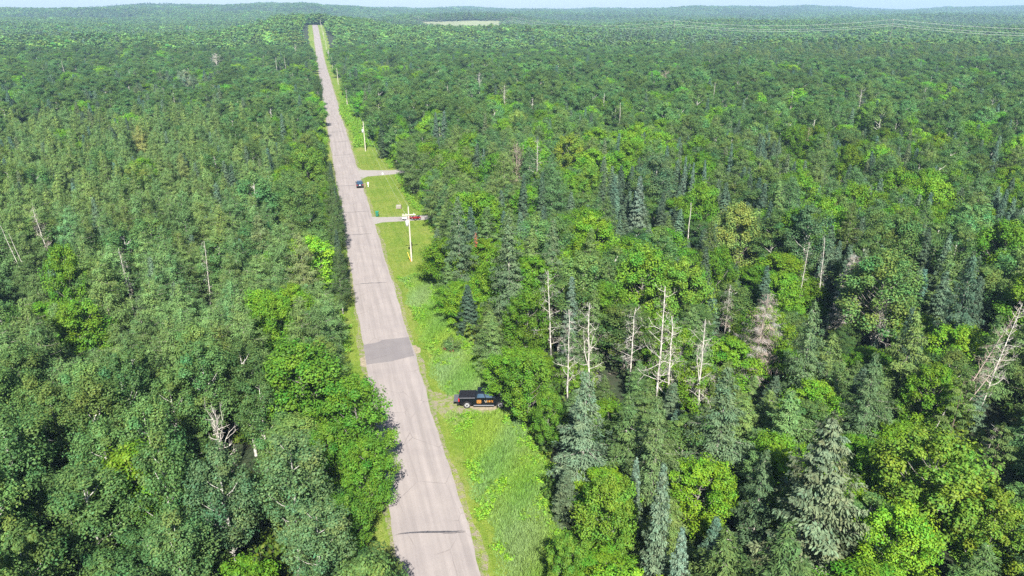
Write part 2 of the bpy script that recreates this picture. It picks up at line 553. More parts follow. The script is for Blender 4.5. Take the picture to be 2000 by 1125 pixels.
def road_mat(name, base, streak=0.12):
    m, nt, p = new_mat(name)
    a = noise_chain(nt, 14.0, 8, rough=0.7)
    b = noise_chain(nt, 0.5, 5, stretch=(3.0, 0.10, 1))
    d = noise_chain(nt, 0.35, 5)
    c1 = ramp(nt, a.outputs['Fac'], [(0.3, tuple(x * 0.84 for x in base)), (0.7, tuple(x * 1.14 for x in base))])
    c2 = ramp(nt, b.outputs['Fac'], [(0.3, (1 - streak,) * 3), (0.7, (1 + streak * 0.7,) * 3)])
    c3 = ramp(nt, d.outputs['Fac'], [(0.3, (0.92, 0.915, 0.93)), (0.7, (1.06, 1.055, 1.045))])
    c = mixc(nt, 1.0, c1.outputs[0], c2.outputs[0], 'MULTIPLY')
    c = mixc(nt, 1.0, c, c3.outputs[0], 'MULTIPLY')
    # hairline cracks
    tc = N(nt, 'ShaderNodeTexCoord')
    no = noise_chain(nt, 0.9, 5)
    mxv = N(nt, 'ShaderNodeMix', data_type='VECTOR')
    mxv.inputs[0].default_value = 0.14
    nt.links.new(tc.outputs['Object'], mxv.inputs[4])
    nt.links.new(no.outputs['Color'], mxv.inputs[5])
    mp = N(nt, 'ShaderNodeMapping')
    mp.inputs['Scale'].default_value = (1.0, 0.6, 1)
    nt.links.new(mxv.outputs[1], mp.inputs[0])
    vo = N(nt, 'ShaderNodeTexVoronoi', feature='DISTANCE_TO_EDGE')
    vo.inputs['Scale'].default_value = 0.30
    nt.links.new(mp.outputs[0], vo.inputs['Vector'])
    cr = ramp(nt, vo.outputs['Distance'], [(0.0, (0.62, 0.61, 0.62)), (0.010, (1, 1, 1))])
    gate = ramp(nt, d.outputs['Fac'], [(0.42, (0, 0, 0)), (0.6, (1, 1, 1))])
    c = mixc(nt, gate.outputs[0], c, mixc(nt, 1.0, c, cr.outputs[0], 'MULTIPLY'))
    nt.links.new(c, p.inputs['Base Color'])
    p.inputs['Roughness'].default_value = 0.9
    p.inputs['Specular IOR Level'].default_value = 0.2
    return m


M_FLOOR = forest_floor_mat()
M_VERGE = verge_mat()
M_ROAD = road_mat('worn_asphalt', (0.292, 0.257, 0.238), 0.17)
M_PATCHR = road_mat('asphalt_patch', (0.198, 0.179, 0.175), 0.06)
M_TAR = plain('crack_tar', (0.075, 0.07, 0.075), 0.7, noise=0.5, nscale=5)
M_GRAVEL = plain('gravel', (0.28, 0.255, 0.23), 0.95, noise=0.22, nscale=6)
M_SAND = plain('sandy_soil', (0.27, 0.225, 0.15), 0.95, noise=0.3, nscale=3)

# the land: rings round the camera out to beyond the last hill
rad_r = np.concatenate([np.arange(0, 500, 25), np.arange(500, 1500, 20), np.arange(1500, 5600, 50), [6000, 6600, 7400]])
th = np.concatenate([np.radians(np.arange(-60, 75, 0.75)), np.radians(np.arange(75, 300, 9))])
V, Q = [], []
RR, TT = np.meshgrid(rad_r, th, indexing='ij')
GX, GY = CAM[0] + RR * np.sin(TT), RR * np.cos(TT)
GZ = hz(GX, GY)
V = np.column_stack([GX.ravel(), GY.ravel(), GZ.ravel()])
nth = len(th)
ii, jj = np.meshgrid(np.arange(1, len(rad_r) - 1), np.arange(nth), indexing='ij')
ii, jj = ii.ravel(), jj.ravel()
Q = np.column_stack([ii * nth + jj, ii * nth + (jj + 1) % nth, (ii + 1) * nth + (jj + 1) % nth, (ii + 1) * nth + jj])[:, ::-1]
T = np.column_stack([np.zeros(nth, int), nth + (np.arange(nth) + 1) % nth, nth + np.arange(nth)])
tag(obj('ground', raw_mesh('ground', V, Q, mats=[M_FLOOR], T=T)), 'dark forest floor under the trees out to the hills', kind='structure')

YS_ROAD = np.concatenate([np.arange(-60, 300, 1.5), np.arange(300, 1130, 10)])
HALF = 3.38


def wob(y, k):
    return 0.10 * math.sin(y * 0.21 + k) + 0.06 * math.sin(y * 0.67 + 2 * k) + 0.045 * math.sin(y * 1.9 + 3 * k) + 0.05 * math.sin(y * 3.7 + k * 5)


# where the forest begins on either side of the road
REY = [-60, 40, 48, 57, 70, 80, 92, 104, 116, 126, 140, 154, 168, 184, 200, 215, 242, 265, 300, 345, 450, 600, 1200]
REX = [9, 9.4, 10.2, 11.6, 12.2, 11.4, 10.4, 9.8, 9.6, 11.2, 14.6, 15.8, 14.8, 13.4, 14.0, 13.2, 13.6, 11.5, 10.2, 9.8, 9.2, 8.8, 8.5]
LEY = [-60, 60, 90, 150, 220, 300, 600, 1200]
LEX = [-6.0, -6.0, -7.4, -8.5, -8.6, -8.4, -8.0, -7.8]


def right_edge(y):
    return np.interp(y, REY, REX)


def left_edge(y):
    return np.interp(y, LEY, LEX)


grid_sheet('grass_verge', lambda y: (HALF - 0.4, float(right_edge(y)) + 2.5 + 1.2 * math.sin(y * 0.4)), YS_ROAD, 0.015, M_VERGE, 8)
grid_sheet('grass_verge', lambda y: (float(left_edge(y)) - 1.2 - 0.8 * math.sin(y * 0.5), -HALF + 0.4), YS_ROAD, 0.015, M_VERGE, 4)
M_SHOULDER = verge_mat()
M_SHOULDER.name = 'crumbling_shoulder'
nt = M_SHOULDER.node_tree
p_ = nt.nodes['Principled BSDF']
src = p_.inputs['Base Color'].links[0].from_socket
sn_ = noise_chain(nt, 1.6, 8, rough=0.7)
gr_ = noise_chain(nt, 8.0, 6)
nt.links.new(mixc(nt, ramp(nt, sn_.outputs['Fac'], [(0.42, (0, 0, 0)), (0.58, (1, 1, 1))]).outputs[0], src, ramp(nt, gr_.outputs['Fac'], [(0.3, (0.21, 0.175, 0.125)), (0.7, (0.30, 0.26, 0.195))]).outputs[0]), p_.inputs['Base Color'])
for sg in (-1, 1):
    grid_sheet('road_shoulder', (lambda y: (-HALF - 0.55 + 2.2 * wob(y, 4.0), -HALF + 0.3)) if sg < 0 else (lambda y: (HALF - 0.3, HALF + 0.6 + 2.2 * wob(y, 2.7))), YS_ROAD, 0.03, M_SHOULDER, 2)
road = grid_sheet('road', lambda y: (-HALF + wob(y, 0.3), HALF + wob(y, 1.9)), YS_ROAD, 0.05, M_ROAD, 6)


def flat_poly(name, pts, z, mat, jitter=0.0, thick=0.0):
    """A flat ragged sheet from an outline."""
    P = [Vector((p[0], p[1])) for p in pts]
    out = []
    for i in range(len(P)):
        a, b = P[i], P[(i + 1) % len(P)]
        n = max(1, int((b - a).length / max(0.25, jitter * 2.5)))
        for k in range(n):
            q = a.lerp(b, k / n)
            out.append((q.x + rs.uniform(-jitter, jitter), q.y + rs.uniform(-jitter, jitter), z))
    bm = bmesh.new()
    f = bm.faces.new([bm.verts.new(v) for v in out])
    bmesh.ops.recalc_face_normals(bm, faces=[f])
    if f.normal.z < 0:
        f.normal_flip()
    bmesh.ops.triangulate(bm, faces=[f])
    me = bpy.data.meshes.new(name)
    bm.to_mesh(me)
    bm.free()
    me.materials.append(mat)
    return tag(obj(name, me), kind='structure')


# darker repaired strip across the road, with sand washed out at both ends
yp0, yp1 = ground(770, 706)[1], ground(760, 668)[1]
flat_poly('road_patch', [(-HALF + 0.08, yp0 - 0.1), (0.2, yp0 + 0.1), (HALF - .1, yp0 + 1.0), (HALF - .1, yp1 + 0.9), (0.9, yp1 + 0.8), (-0.6, yp1 + 0.9), (-1.2, yp1 + 0.2), (-HALF + 0.08, yp1 - 0.1)], 0.055, M_PATCHR, 0.05)
flat_poly('path_sand', [(-HALF - 0.9, yp0 - 0.2), (-HALF + 0.1, yp0 - 0.9), (-HALF + .1, yp0 + 2.6), (-HALF - .6, yp0 + 2.2)], 0.041, M_SAND, 0.16)
flat_poly('path_sand', [(HALF - .1, yp0 + 1.6), (HALF + .9, yp0 + 1.7), (HALF + 1.1, yp0 + 2.8), (HALF + .6, yp0 + 4.2), (HALF - .1, yp0 + 4.4)], 0.041, M_SAND, 0.16)
# tarred cracks across the road: photo row at the centre of the road, width, extent
for (px, row, w, x0, x1) in [(845, 1041, 0.42, -3.2, 3.1), (728, 553.5, 0.22, -3.1, 2.3), (703, 458, 0.20, -3.0, 2.2), (702, 443, 0.06, -2, 1.2), (700, 414, 0.17, -3.2, 3.2), (680, 363, 0.26, -3.2, 1.6),
                             (670, 303, 0.30, -3.2, 3.2), (665, 277, 0.32, -3.2, 3.2), (660, 258, 0.35, -3.2, 3.2), (655, 241, 0.4, -3.2, 3.2), (650, 215, 0.5, -3, 3), (645, 190, 0.5, -3, 3), (640, 160, 0.6, -3, 3)]:
    yc = ground(px, row)[1]
    n = 26
    V, Q = [], []
    (xa_, ya_), (xb_, yb_) = ground(px - 40, row + 2.6), ground(px + 40, row - 2.6)
    sk = (yb_ - ya_) / (xb_ - xa_)
    ph = rs.uniform(0, 6)
    for i in range(n + 1):
        x = x0 + (x1 - x0) * i / n
        yy = yc + sk * x + 0.10 * math.sin(x * 1.1 + ph) + 0.05 * math.sin(x * 4.1 + ph)
        ww = w * (0.6 + 0.5 * abs(math.sin(x * 2.3 + ph)) + rs.uniform(-.15, .15)) * min(1, 0.25 + 3 * min(i, n - i) / n)
        V += [(x, yy - ww / 2, 0.062), (x, yy + ww / 2, 0.062)]
    Q = [(2 * i, 2 * i + 2, 2 * i + 3, 2 * i + 1) for i in range(n)]
    if w > 0.4 and row > 900:
        V, Q = [], []
        for st_i in range(9):
            a0, a1 = sorted(rs.uniform(x0, x1, 2)) if st_i > 2 else (x0 + st_i * .2, x1 - st_i * .3)
            off = rs.uniform(-0.2, 0.2)
            for i in range(15):
                x = a0 + (a1 - a0) * i / 14
                yy = yc + sk * x + off + 0.12 * math.sin(x * 0.9 + ph) + rs.uniform(-.015, .015)
                ww = rs.uniform(0.05, 0.11) * min(1, 0.3 + min(i, 14 - i) / 3)
                V += [(x, yy - ww / 2, 0.062 + 0.0005 * st_i), (x, yy + ww / 2, 0.062 + 0.0005 * st_i)]
            o_ = st_i * 30
            Q += [(o_ + 2 * i, o_ + 2 * i + 2, o_ + 2 * i + 3, o_ + 2 * i + 1) for i in range(14)]
    tag(obj('road_crack', raw_mesh('road_crack', np.array(V), np.array(Q), mats=[M_TAR])), kind='structure')
cx_, cy_ = ground(680, 460)
flat_poly('road_tar_spot', [(cx_ + 0.45 * math.cos(a), cy_ + 0.55 * math.sin(a)) for a in np.linspace(0, 6.28, 14)[:-1]], 0.06, M_TAR, 0.03)

# gravel driveways on the far side of the lawn, and the worn pull-off where the pickup stands
g = ground
flat_poly('path_gravel', [(HALF - .2, g(725, 347)[1] - 2.0), (5.5, g(735, 344)[1]), g(775, 340), (17.5, g(775, 340)[1]), (17.5, g(775, 332)[1] + 1), g(762, 333), (6, g(725, 333)[1] + .5), (4.6, g(705, 334)[1] + 1.5), (HALF - .2, g(700, 333)[1] + 5)], 0.035, M_GRAVEL, 0.10)
flat_poly('path_gravel', [(HALF - .2, g(735, 437)[1] - 0.6), (5.2, g(755, 434)[1]), g(800, 431.5), (17.5, g(800, 431.5)[1]), (17.5, g(800, 422)[1]), g(785, 423.5), (5.0, g(750, 424)[1]), (HALF - .2, g(733, 424)[1] + 0.5)], 0.035, M_GRAVEL, 0.10)
flat_poly('path_dry', [(HALF + .2, g(850, 800)[1]), (HALF + .2, g(850, 765)[1]), g(880, 768), g(930, 775), g(1000, 780), g(1015, 800), g(985, 812), g(940, 815), g(895, 832)], 0.026, M_SHOULDER, 0.3)
flat_poly('path_sand', [g(905, 797), g(935, 802), g(975, 800), g(990, 790), g(970, 785), g(910, 787)], 0.032, M_SAND, 0.22)

# ------------------------------------------------------------------ scattering of what nobody could count
def scatter(name, protos, mats, pts, rot, scale, label, cat, which=None):
    """One stuff object: its mesh holds the few plant shapes and one loose vertex per plant; geometry nodes set the shapes on the vertices.
    protos: [(V, Q, tint, material index)]."""
    n = len(pts)
    Vs, Qs, Ts, Ms, ids = [np.asarray(pts, float)], [], [np.ones((n, 3))], [], [np.zeros(n, int)]
    o = n
    for k, lst in enumerate(protos):
        for (V, Q, t, mi) in lst:
            Vs.append(V)
            Qs.append(np.asarray(Q) + o)
            Ts.append(np.ones((len(V), 3)) if t is None else t)
            Ms.append(np.full(len(Q), mi))
            ids.append(np.full(len(V), k + 1))
            o += len(V)
    me = raw_mesh(name, np.vstack(Vs), np.vstack(Qs), np.vstack(Ts), mats, np.concatenate(Ms))
    tot = len(me.vertices)
    a = me.attributes.new('proto', 'INT', 'POINT')
    a.data.foreach_set('value', np.concatenate(ids).astype(np.int32))
    a = me.attributes.new('pick', 'INT', 'POINT')
    pk = np.zeros(tot, np.int32)
    pk[:n] = rs.randint(0, len(protos), n) if which is None else which
    a.data.foreach_set('value', pk)
    for nm, arr in (('turn', np.asarray(rot, float)), ('size', np.asarray(scale, float))):
        a = me.attributes.new(nm, 'FLOAT_VECTOR', 'POINT')
        full = np.zeros((tot, 3), np.float32)
        full[:n] = arr
        a.data.foreach_set('vector', full.ravel())
    ng = bpy.data.node_groups.new(name, 'GeometryNodeTree')
    ng.interface.new_socket('Geometry', in_out='INPUT', socket_type='NodeSocketGeometry')
    ng.interface.new_socket('Geometry', in_out='OUTPUT', socket_type='NodeSocketGeometry')
    gi, go = ng.nodes.new('NodeGroupInput'), ng.nodes.new('NodeGroupOutput')
    L = ng.links.new

    def named(nm, ty):
        q = ng.nodes.new('GeometryNodeInputNamedAttribute')
        q.data_type = ty
        q.inputs['Name'].default_value = nm
        return q.outputs['Attribute']

    def only(k):
        c = ng.nodes.new('FunctionNodeCompare')
        c.data_type = 'INT'
        c.operation = 'EQUAL'
        L(named('proto', 'INT'), [s for s in c.inputs if s.type == 'INT'][0])
        [s for s in c.inputs if s.type == 'INT'][1].default_value = k
        s = ng.nodes.new('GeometryNodeSeparateGeometry')
        s.domain = 'POINT'
        L(gi.outputs[0], s.inputs['Geometry'])
        L(c.outputs[0], s.inputs['Selection'])
        return s.outputs['Selection']

    join = ng.nodes.new('GeometryNodeJoinGeometry')
    for k in range(len(protos)):
        ti = ng.nodes.new('GeometryNodeGeometryToInstance')
        L(only(k + 1), ti.inputs[0])
        L(ti.outputs[0], join.inputs[0])
    io = ng.nodes.new('GeometryNodeInstanceOnPoints')
    L(only(0), io.inputs['Points'])
    L(join.outputs[0], io.inputs['Instance'])
    io.inputs['Pick Instance'].default_value = True
    L(named('pick', 'INT'), io.inputs['Instance Index'])
    er = ng.nodes.new('FunctionNodeEulerToRotation')
    L(named('turn', 'FLOAT_VECTOR'), er.inputs[0])
    L(er.outputs[0], io.inputs['Rotation'])
    L(named('size', 'FLOAT_VECTOR'), io.inputs['Scale'])
    L(io.outputs[0], go.inputs[0])
    ob = obj(name, me)
    md = ob.modifiers.new('scatter', 'NODES')
    md.node_group = ng
    return tag(ob, label, cat, kind='stuff')


def tinted(kind, seed, lod, col, trunk=True):
    (tv, tq), (lv, lq, ti) = make_shape(kind, seed, lod)
    out = [(lv, lq, ti * np.array(col), 0)]
    if trunk:
        out.append((tv, tq, None, 1))
    return out


def vary(col, rng, s=0.16, h=0.08):
    l = math.exp(rng.normal(0, s))
    k = rng.normal(0, h)
    return (col[0] * l * (1 + k), col[1] * l, col[2] * l * (1 - k))


# ------------------------------------------------------------------ trees the photograph lets one point at
TAKEN = []           # x, y, free radius
SEEN = []            # x, y, height, half width of the trees that stand clear of what grows in front of them


def at_top(px, py, H):
    return ground(px, py, H)


LIMES, GREENS = (0.105, 0.185, 0.016), (0.080, 0.165, 0.018)
hero = [
    # kind, photo column and row of the top, height, width, colour, free radius, label
    ('maple_tree', 588, 662, 13.0, 1.15, (0.072, 0.152, 0.014), 3.8, 'big bright green maple with upright clumps standing over the aspens by the road'),
    ('maple_tree', 690, 738, 11.5, 0.95, (0.070, 0.150, 0.013), 2.8, 'bright green maple leaning over the road edge across from the black pickup'),
    ('maple_tree', 712, 860, 8.5, 0.95, (0.070, 0.150, 0.013), 2.4, 'low bright maple overhanging the road edge below the leaning maple'),
    ('maple_tree', 672, 960, 7.5, 0.9, (0.060, 0.130, 0.014), 2.2, 'shaded maple at the road edge nearest the bottom of the left stand'),
    ('maple_tree', 640, 830, 9.0, 0.85, (0.068, 0.145, 0.014), 2.4, 'lower bright maple tucked under the big maple by the road'),
    ('maple_tree', 140, 588, 11.5, 1.08, (0.083, 0.165, 0.014), 3.2, 'broad yellow-green maple between dark aspens and grey larches, in front of the tall narrow maple'),
    ('maple_tree', 118, 474, 14.5, 0.62, (0.080, 0.165, 0.014), 2.4, 'tall narrow bright maple rising out of the grey larch stand'),
    ('maple_tree', 526, 574, 11.5, 0.82, (0.085, 0.175, 0.014), 2.6, 'bright green maple between the larches and aspens near the dark road patch'),
    ('maple_tree', 598, 283, 14.5, 0.88, (0.092, 0.165, 0.022), 3.0, 'light green roadside maple across the road from the driveway'),
    ('maple_tree', 628, 340, 10.0, 0.8, (0.085, 0.16, 0.03), 2.4, 'small round maple reaching toward the road opposite the black car'),
    ('larch_tree', 268, 246, 12.0, 1.1, (0.19, 0.20, 0.055), 2.2, 'yellowed larch standing out of the grey-green larch stand'),
    ('larch_tree', 352, 300, 10.5, 0.9, (0.14, 0.175, 0.05), 1.8, 'faintly yellow larch behind the stand, beside the yellowed larch'),
    ('larch_tree', 585, 455, 13.0, 1.0, (0.13, 0.16, 0.055), 2.0, 'pale yellow-green larch in the roadside stand across from the crossarm pole'),
    ('larch_tree', 505, 420, 12.5, 1.0, (0.115, 0.15, 0.055), 2.0, 'yellow-tinged larch behind the pale roadside larch'),
    ('spruce_tree', 549, 222, 14.0, 0.8, (0.080, 0.120, 0.085), 1.8, 'solitary thin blue-green spruce above the roadside bushes left of the road'),
    ('aspen_tree', 360, 136, 15.0, 1.25, (0.16, 0.21, 0.12), 3.0, 'silvery pale aspen in front of the dark spruces far back'),
    ('aspen_tree', 330, 1010, 11.5, 1.1, (0.082, 0.14, 0.042), 2.4, 'light green aspen with pale forked stems at the bottom of the stand'),
    ('aspen_tree', 548, 848, 14.0, 1.0, (0.078, 0.130, 0.046), 2.4, 'grey-green aspen with a white trunk in front of the big maple'),
    ('aspen_tree', 600, 985, 11.0, 1.15, (0.080, 0.135, 0.050), 2.4, 'pale grey-green aspen at the bottom of the stand nearest the road'),
    ('aspen_tree', 425, 870, 13.5, 1.0, (0.066, 0.115, 0.046), 2.2, 'aspen just in front of the bleached dead crown'),
    ('aspen_tree', 160, 930, 12.5, 1.3, (0.07, 0.125, 0.034), 2.6, 'wide spreading aspen with grey limbs at the bottom left of the stand'),
    # right of the road, from the front
    ('maple_tree', 1035, 686, 9.5, 0.92, (0.078, 0.160, 0.014), 2.8, 'bright green maple whose branches hang over the hood of the black pickup'),
    ('maple_tree', 1075, 760, 7.5, 0.75, (0.072, 0.150, 0.014), 2.0, 'small bright maple just behind the nose of the black pickup'),
    ('larch_tree', 992, 425, 17.5, 1.05, (0.088, 0.128, 0.060), 2.4, 'tall roadside larch with a bare pale trunk, between the crossarm pole and the pickup'),
    ('larch_tree', 893, 385, 16.5, 1.0, (0.080, 0.120, 0.058), 2.4, 'tall larch with visible grey trunk right beside the crossarm pole lawn'),
    ('larch_tree', 1082, 430, 16.5, 0.95, (0.085, 0.125, 0.055), 2.2, 'tall thin larch behind the row of bleached snags'),
    ('larch_tree', 1145, 725, 14.0, 1.15, (0.105, 0.150, 0.085), 2.6, 'big silvery blue-green larch at the grass edge in front of the pickup'),
    ('larch_tree', 1290, 775, 13.5, 1.05, (0.090, 0.135, 0.048), 2.4, 'soft green larch below the white many-limbed snag'),
    ('larch_tree', 1420, 718, 14.5, 1.25, (0.090, 0.135, 0.065), 2.6, 'wide grey-green larch in front of the brown dead larch'),
    ('larch_tree', 1590, 590, 15.0, 1.0, (0.088, 0.135, 0.055), 2.4, 'slim green larch beside the leafless pale snags'),
    ('larch_tree', 1495, 880, 11.0, 1.0, (0.072, 0.115, 0.052), 2.2, 'dark drooping larch beside the big silvery spruce'),
    ('larch_tree', 1900, 500, 17.0, 1.0, (0.055, 0.095, 0.055), 2.6, 'dark tall larch standing over a black gap in the woods'),
    ('larch_tree', 1715, 690, 12.5, 1.15, (0.075, 0.12, 0.05), 2.4, 'leafy green larch at the edge of the black gap'),
    ('spruce_tree', 1243, 893, 9.0, 0.72, (0.110, 0.150, 0.115), 1.4, 'short pale spruce behind the taller pale spire'),
    ('spruce_tree', 1297, 905, 13.5, 0.70, (0.100, 0.135, 0.095), 1.6, 'tallest of three pale spruce spires in the front row'),
    ('spruce_tree', 1333, 1030, 9.5, 0.85, (0.115, 0.160, 0.125), 1.5, 'pale blue-green spruce spire lowest in the front row'),
    ('white_spruce', 1625, 815, 16.5, 1.0, (0.104, 0.126, 0.062), 3.8, 'big silvery spruce with ragged branches in the front corner'),
    ('maple_tree', 1195, 925, 9.5, 0.85, (0.090, 0.165, 0.016), 2.6, 'yellow-green young maple beside the pale spruce spires'),
    ('maple_tree', 1110, 1040, 6.5, 0.8, (0.080, 0.155, 0.016), 2.2, 'low bushy maple on the tall grass edge at the bottom'),
    ('maple_tree', 1490, 950, 6.5, 0.7, (0.115, 0.185, 0.016), 1.8, 'small lime green maple between the drooping larch and silvery spruce'),
    ('maple_tree', 1835, 848, 12.0, 1.15, (0.098, 0.168, 0.018), 4.0, 'wide yellowing maple filling the front corner beside the silvery spruce'),
    ('maple_tree', 1960, 960, 9.0, 1.0, (0.105, 0.165, 0.016), 3.0, 'lime green maple in the extreme front corner'),
    ('maple_tree', 1725, 860, 9.0, 0.75, (0.085, 0.165, 0.016), 2.2, 'narrow green maple between silvery spruce and yellowing maple'),
    ('pine_tree', 1885, 735, 10.0, 0.9, (0.095, 0.145, 0.040), 2.4, 'green pine with flat tufted branches above the black gap'),
    ('pine_tree', 1960, 830, 9.0, 0.9, (0.088, 0.13, 0.036), 2.4, 'pine beside the leaning grey snags'),
    ('maple_tree', 1262, 478, 13.5, 1.05, (0.098, 0.190, 0.016), 3.2, 'glowing bright green maple behind the many-limbed snag'),
    ('maple_tree', 1345, 505, 12.5, 1.0, (0.100, 0.185, 0.020), 3.0, 'bright maple next to the glowing maple, on its far side'),
    ('maple_tree', 1445, 395, 13.5, 1.05, (0.135, 0.185, 0.040), 3.2, 'yellow turning maple with reddish tips'),
    ('maple_tree', 1375, 355, 13.0, 0.95, (0.082, 0.175, 0.014), 3.0, 'vivid green maple behind the yellow turning maple'),
    ('maple_tree', 1112, 262, 14.5, 1.0, (0.125, 0.185, 0.02), 3.2, 'yellow-green maple beside the white birch snag'),
    ('maple_tree', 1150, 320, 12.0, 0.95, (0.10, 0.18, 0.02), 2.8, 'lower green maple under the yellow-green maple by the birch snag'),
    ('maple_tree', 1740, 490, 14.5, 1.15, (0.088, 0.150, 0.035), 3.4, 'large rounded green maple beside the black gap in the woods'),
    ('maple_tree', 1765, 420, 14.0, 1.0, (0.070, 0.125, 0.03), 3.2, 'dense green maple behind the large rounded maple'),
    ('aspen_tree', 1580, 400, 15.0, 1.3, (0.062, 0.115, 0.046), 3.2, 'wide dark aspen in the middle of the woods near the dead brown crown'),
    ('aspen_tree', 1290, 300, 15.5, 1.35, (0.066, 0.118, 0.050), 3.4, 'wide grey-green aspen with a white trunk above the tall silvery spruce'),
    ('spruce_tree', 1250, 345, 15.5, 0.95, (0.100, 0.130, 0.105), 2.2, 'tall silvery spruce with a bare broken trunk beside it'),
    ('spruce_tree', 850, 220, 14.0, 0.80, (0.072, 0.105, 0.082), 1.8, 'thinner of two blue-green spruces near the lawn by the driveway'),
    ('spruce_tree', 867, 216, 15.0, 0.95, (0.078, 0.110, 0.085), 2.0, 'fuller of two blue-green spruces near the lawn by the driveway'),
    ('spruce_tree', 745, 232, 12.5, 1.25, (0.048, 0.075, 0.042), 2.4, 'dark full spruce at the forest edge beside the second utility pole'),
    ('spruce_tree', 1340, 305, 13.0, 0.6, (0.09, 0.13, 0.105), 1.4, 'slim pale spruce leading a row of pale spires'),
    ('spruce_tree', 1356, 318, 12.0, 0.6, (0.09, 0.13, 0.105), 1.4, 'slim pale spruce second in a row of pale spires'),
    ('spruce_tree', 1378, 312, 12.5, 0.65, (0.085, 0.125, 0.10), 1.4, 'slim pale spruce third in a row of pale spires'),
    ('spruce_tree', 1430, 280, 13.5, 0.6, (0.07, 0.11, 0.085), 1.4, 'lone dark spire beyond the row of pale spires'),
    ('spruce_tree', 1950, 275, 14.0, 0.8, (0.075, 0.115, 0.085), 1.8, 'blue-green spire on the far edge of the woods'),
    ('spruce_tree', 1635, 298, 12.0, 0.6, (0.09, 0.13, 0.11), 1.4, 'slim blue-green spire between two bright maples'),
    ('spruce_tree', 1118, 540, 13.0, 0.85, (0.085, 0.12, 0.09), 1.6, 'pale spruce spire among the bleached snags'),
    ('spruce_tree', 945, 290, 12.0, 0.6, (0.09, 0.13, 0.1), 1.4, 'small pale spire behind the tall roadside larches'),
    ('spruce_tree', 1023, 340, 13.0, 0.85, (0.055, 0.085, 0.055), 1.7, 'dark spruce standing below the white birch snag'),
    ('spruce_tree', 1060, 335, 13.5, 0.8, (0.052, 0.082, 0.05), 1.7, 'dark spruce just beyond the white birch snag'),
    ('maple_tree', 1700, 200, 15.0, 0.95, (0.082, 0.17, 0.02), 3.2, 'bright green maple in front of the far white trunks'),
    ('aspen_tree', 800, 210, 13.5, 1.2, (0.06, 0.115, 0.04), 2.8, 'dense green aspen overhanging the lawn before the driveway'),
]
for (kd, px, py, H, wd, colr, fr, lab) in hero:
    x, y = at_top(px, py, H)
    plant_tree(kd, x, y, H, lab, None, (colr[0] * 1.22, colr[1] * 1.28, colr[2] * (0.98 if kd == 'spruce_tree' else 1.28)), wide=wd)
    TAKEN.append((x, y, fr))
    SEEN.append((x, y, H, fr * 0.75, 0.55))

# trees that crowd the road edge and throw their shadows on the asphalt
edge_trees = [('larch_tree', -5.0, 139, 12.0, 'larch at the asphalt edge nearly opposite the crossarm pole'), ('spruce_tree', -4.7, 147, 11.5, 'spruce at the asphalt edge just past the crossarm pole'),
              ('larch_tree', -5.2, 153.5, 12.5, 'larch at the asphalt edge short of the round tar spot in the road'), ('maple_tree', -5.8, 161, 9.5, 'bright maple at the asphalt edge straight across from the green bin'),
              ('spruce_tree', -4.9, 167, 12.5, 'tall spruce at the asphalt edge just past the green bin'), ('larch_tree', -5.2, 174, 11.5, 'larch at the asphalt edge between the green bin and the black car'),
              ('larch_tree', -5.6, 108, 11.0, 'larch on the narrow verge past the road patch, nearest to the patch'), ('spruce_tree', -5.4, 116, 11.5, 'dark spruce on the narrow verge past the road patch'),
              ('larch_tree', -5.7, 123, 12.0, 'larch on the narrow verge short of the crossarm pole'), ('aspen_tree', -5.6, 335, 14.0, 'aspen at the road edge far up, first of three shading the asphalt'),
              ('aspen_tree', -5.4, 352, 14.5, 'aspen at the road edge far up, second of three shading the asphalt'), ('aspen_tree', -5.5, 371, 15.0, 'aspen at the road edge far up, last of three shading the asphalt')]
for kd, x, y, H, lab in edge_trees:
    plant_tree(kd, x, y, H, lab, None, tuple(q * (0.62 if kd != 'maple_tree' else 0.85) for q in BASECOL[kd]), wide=0.75)
    TAKEN.append((x, y, 1.8))

# ------------------------------------------------------------------ dead trees
def snag_mesh(seed, H, limbs, spread, twigs=2, forks=0, r0=0.16, z0=0.25):
    r0 *= 0.72
    r = np.random.RandomState(seed)
    zz = np.linspace(0, H, 9)
    w = np.cumsum(r.normal(0, 0.06, (9, 2)), 0)
    tp = np.column_stack([w, zz])
    trunk = tube(tp, np.linspace(r0, 0.035, 9), 7)
    parts = []

    def limb(st, d, L, rad, depth):
        n = 5
        pth = [np.array(st, float)]
        dd = np.array(d, float)
        for _ in range(n):
            dd = unit(dd + r.normal(0, 0.16, 3) + np.array([0, 0, 0.09]))
            pth.append(pth[-1] + dd * L / n)
        parts.append(tube(pth, np.linspace(rad, rad * 0.3, n + 1), 4))
        if depth > 0:
            for _ in range(twigs):
                k = r.randint(2, n)
                d2 = unit(dd + r.normal(0, 0.7, 3))
                limb(pth[k], d2, L * r.uniform(0.3, 0.6), rad * 0.45, depth - 1)

    for i in range(limbs):
        t = z0 + (1 - z0) * (i + r.rand()) / limbs
        a = i * 2.4 + r.uniform(-.5, .5)
        L = spread * (1.15 - 0.8 * t) * r.uniform(0.45, 1.2)
        zb = t * H * 0.98
        st = (np.interp(zb, zz, tp[:, 0]), np.interp(zb, zz, tp[:, 1]), zb)
        limb(st, (math.cos(a), math.sin(a), r.uniform(-0.1, 0.55)), L, 0.041 * (1.2 - 0.6 * t), 2)
    for i in range(forks):
        a = r.uniform(0, 6.28)
        zb = H * r.uniform(0.4, 0.65)
        st = (np.interp(zb, zz, tp[:, 0]), np.interp(zb, zz, tp[:, 1]), zb)
        limb(st, (math.cos(a) * .3, math.sin(a) * .3, 1.0), H * 0.40, 0.055, 2)
    return trunk, merge(parts)


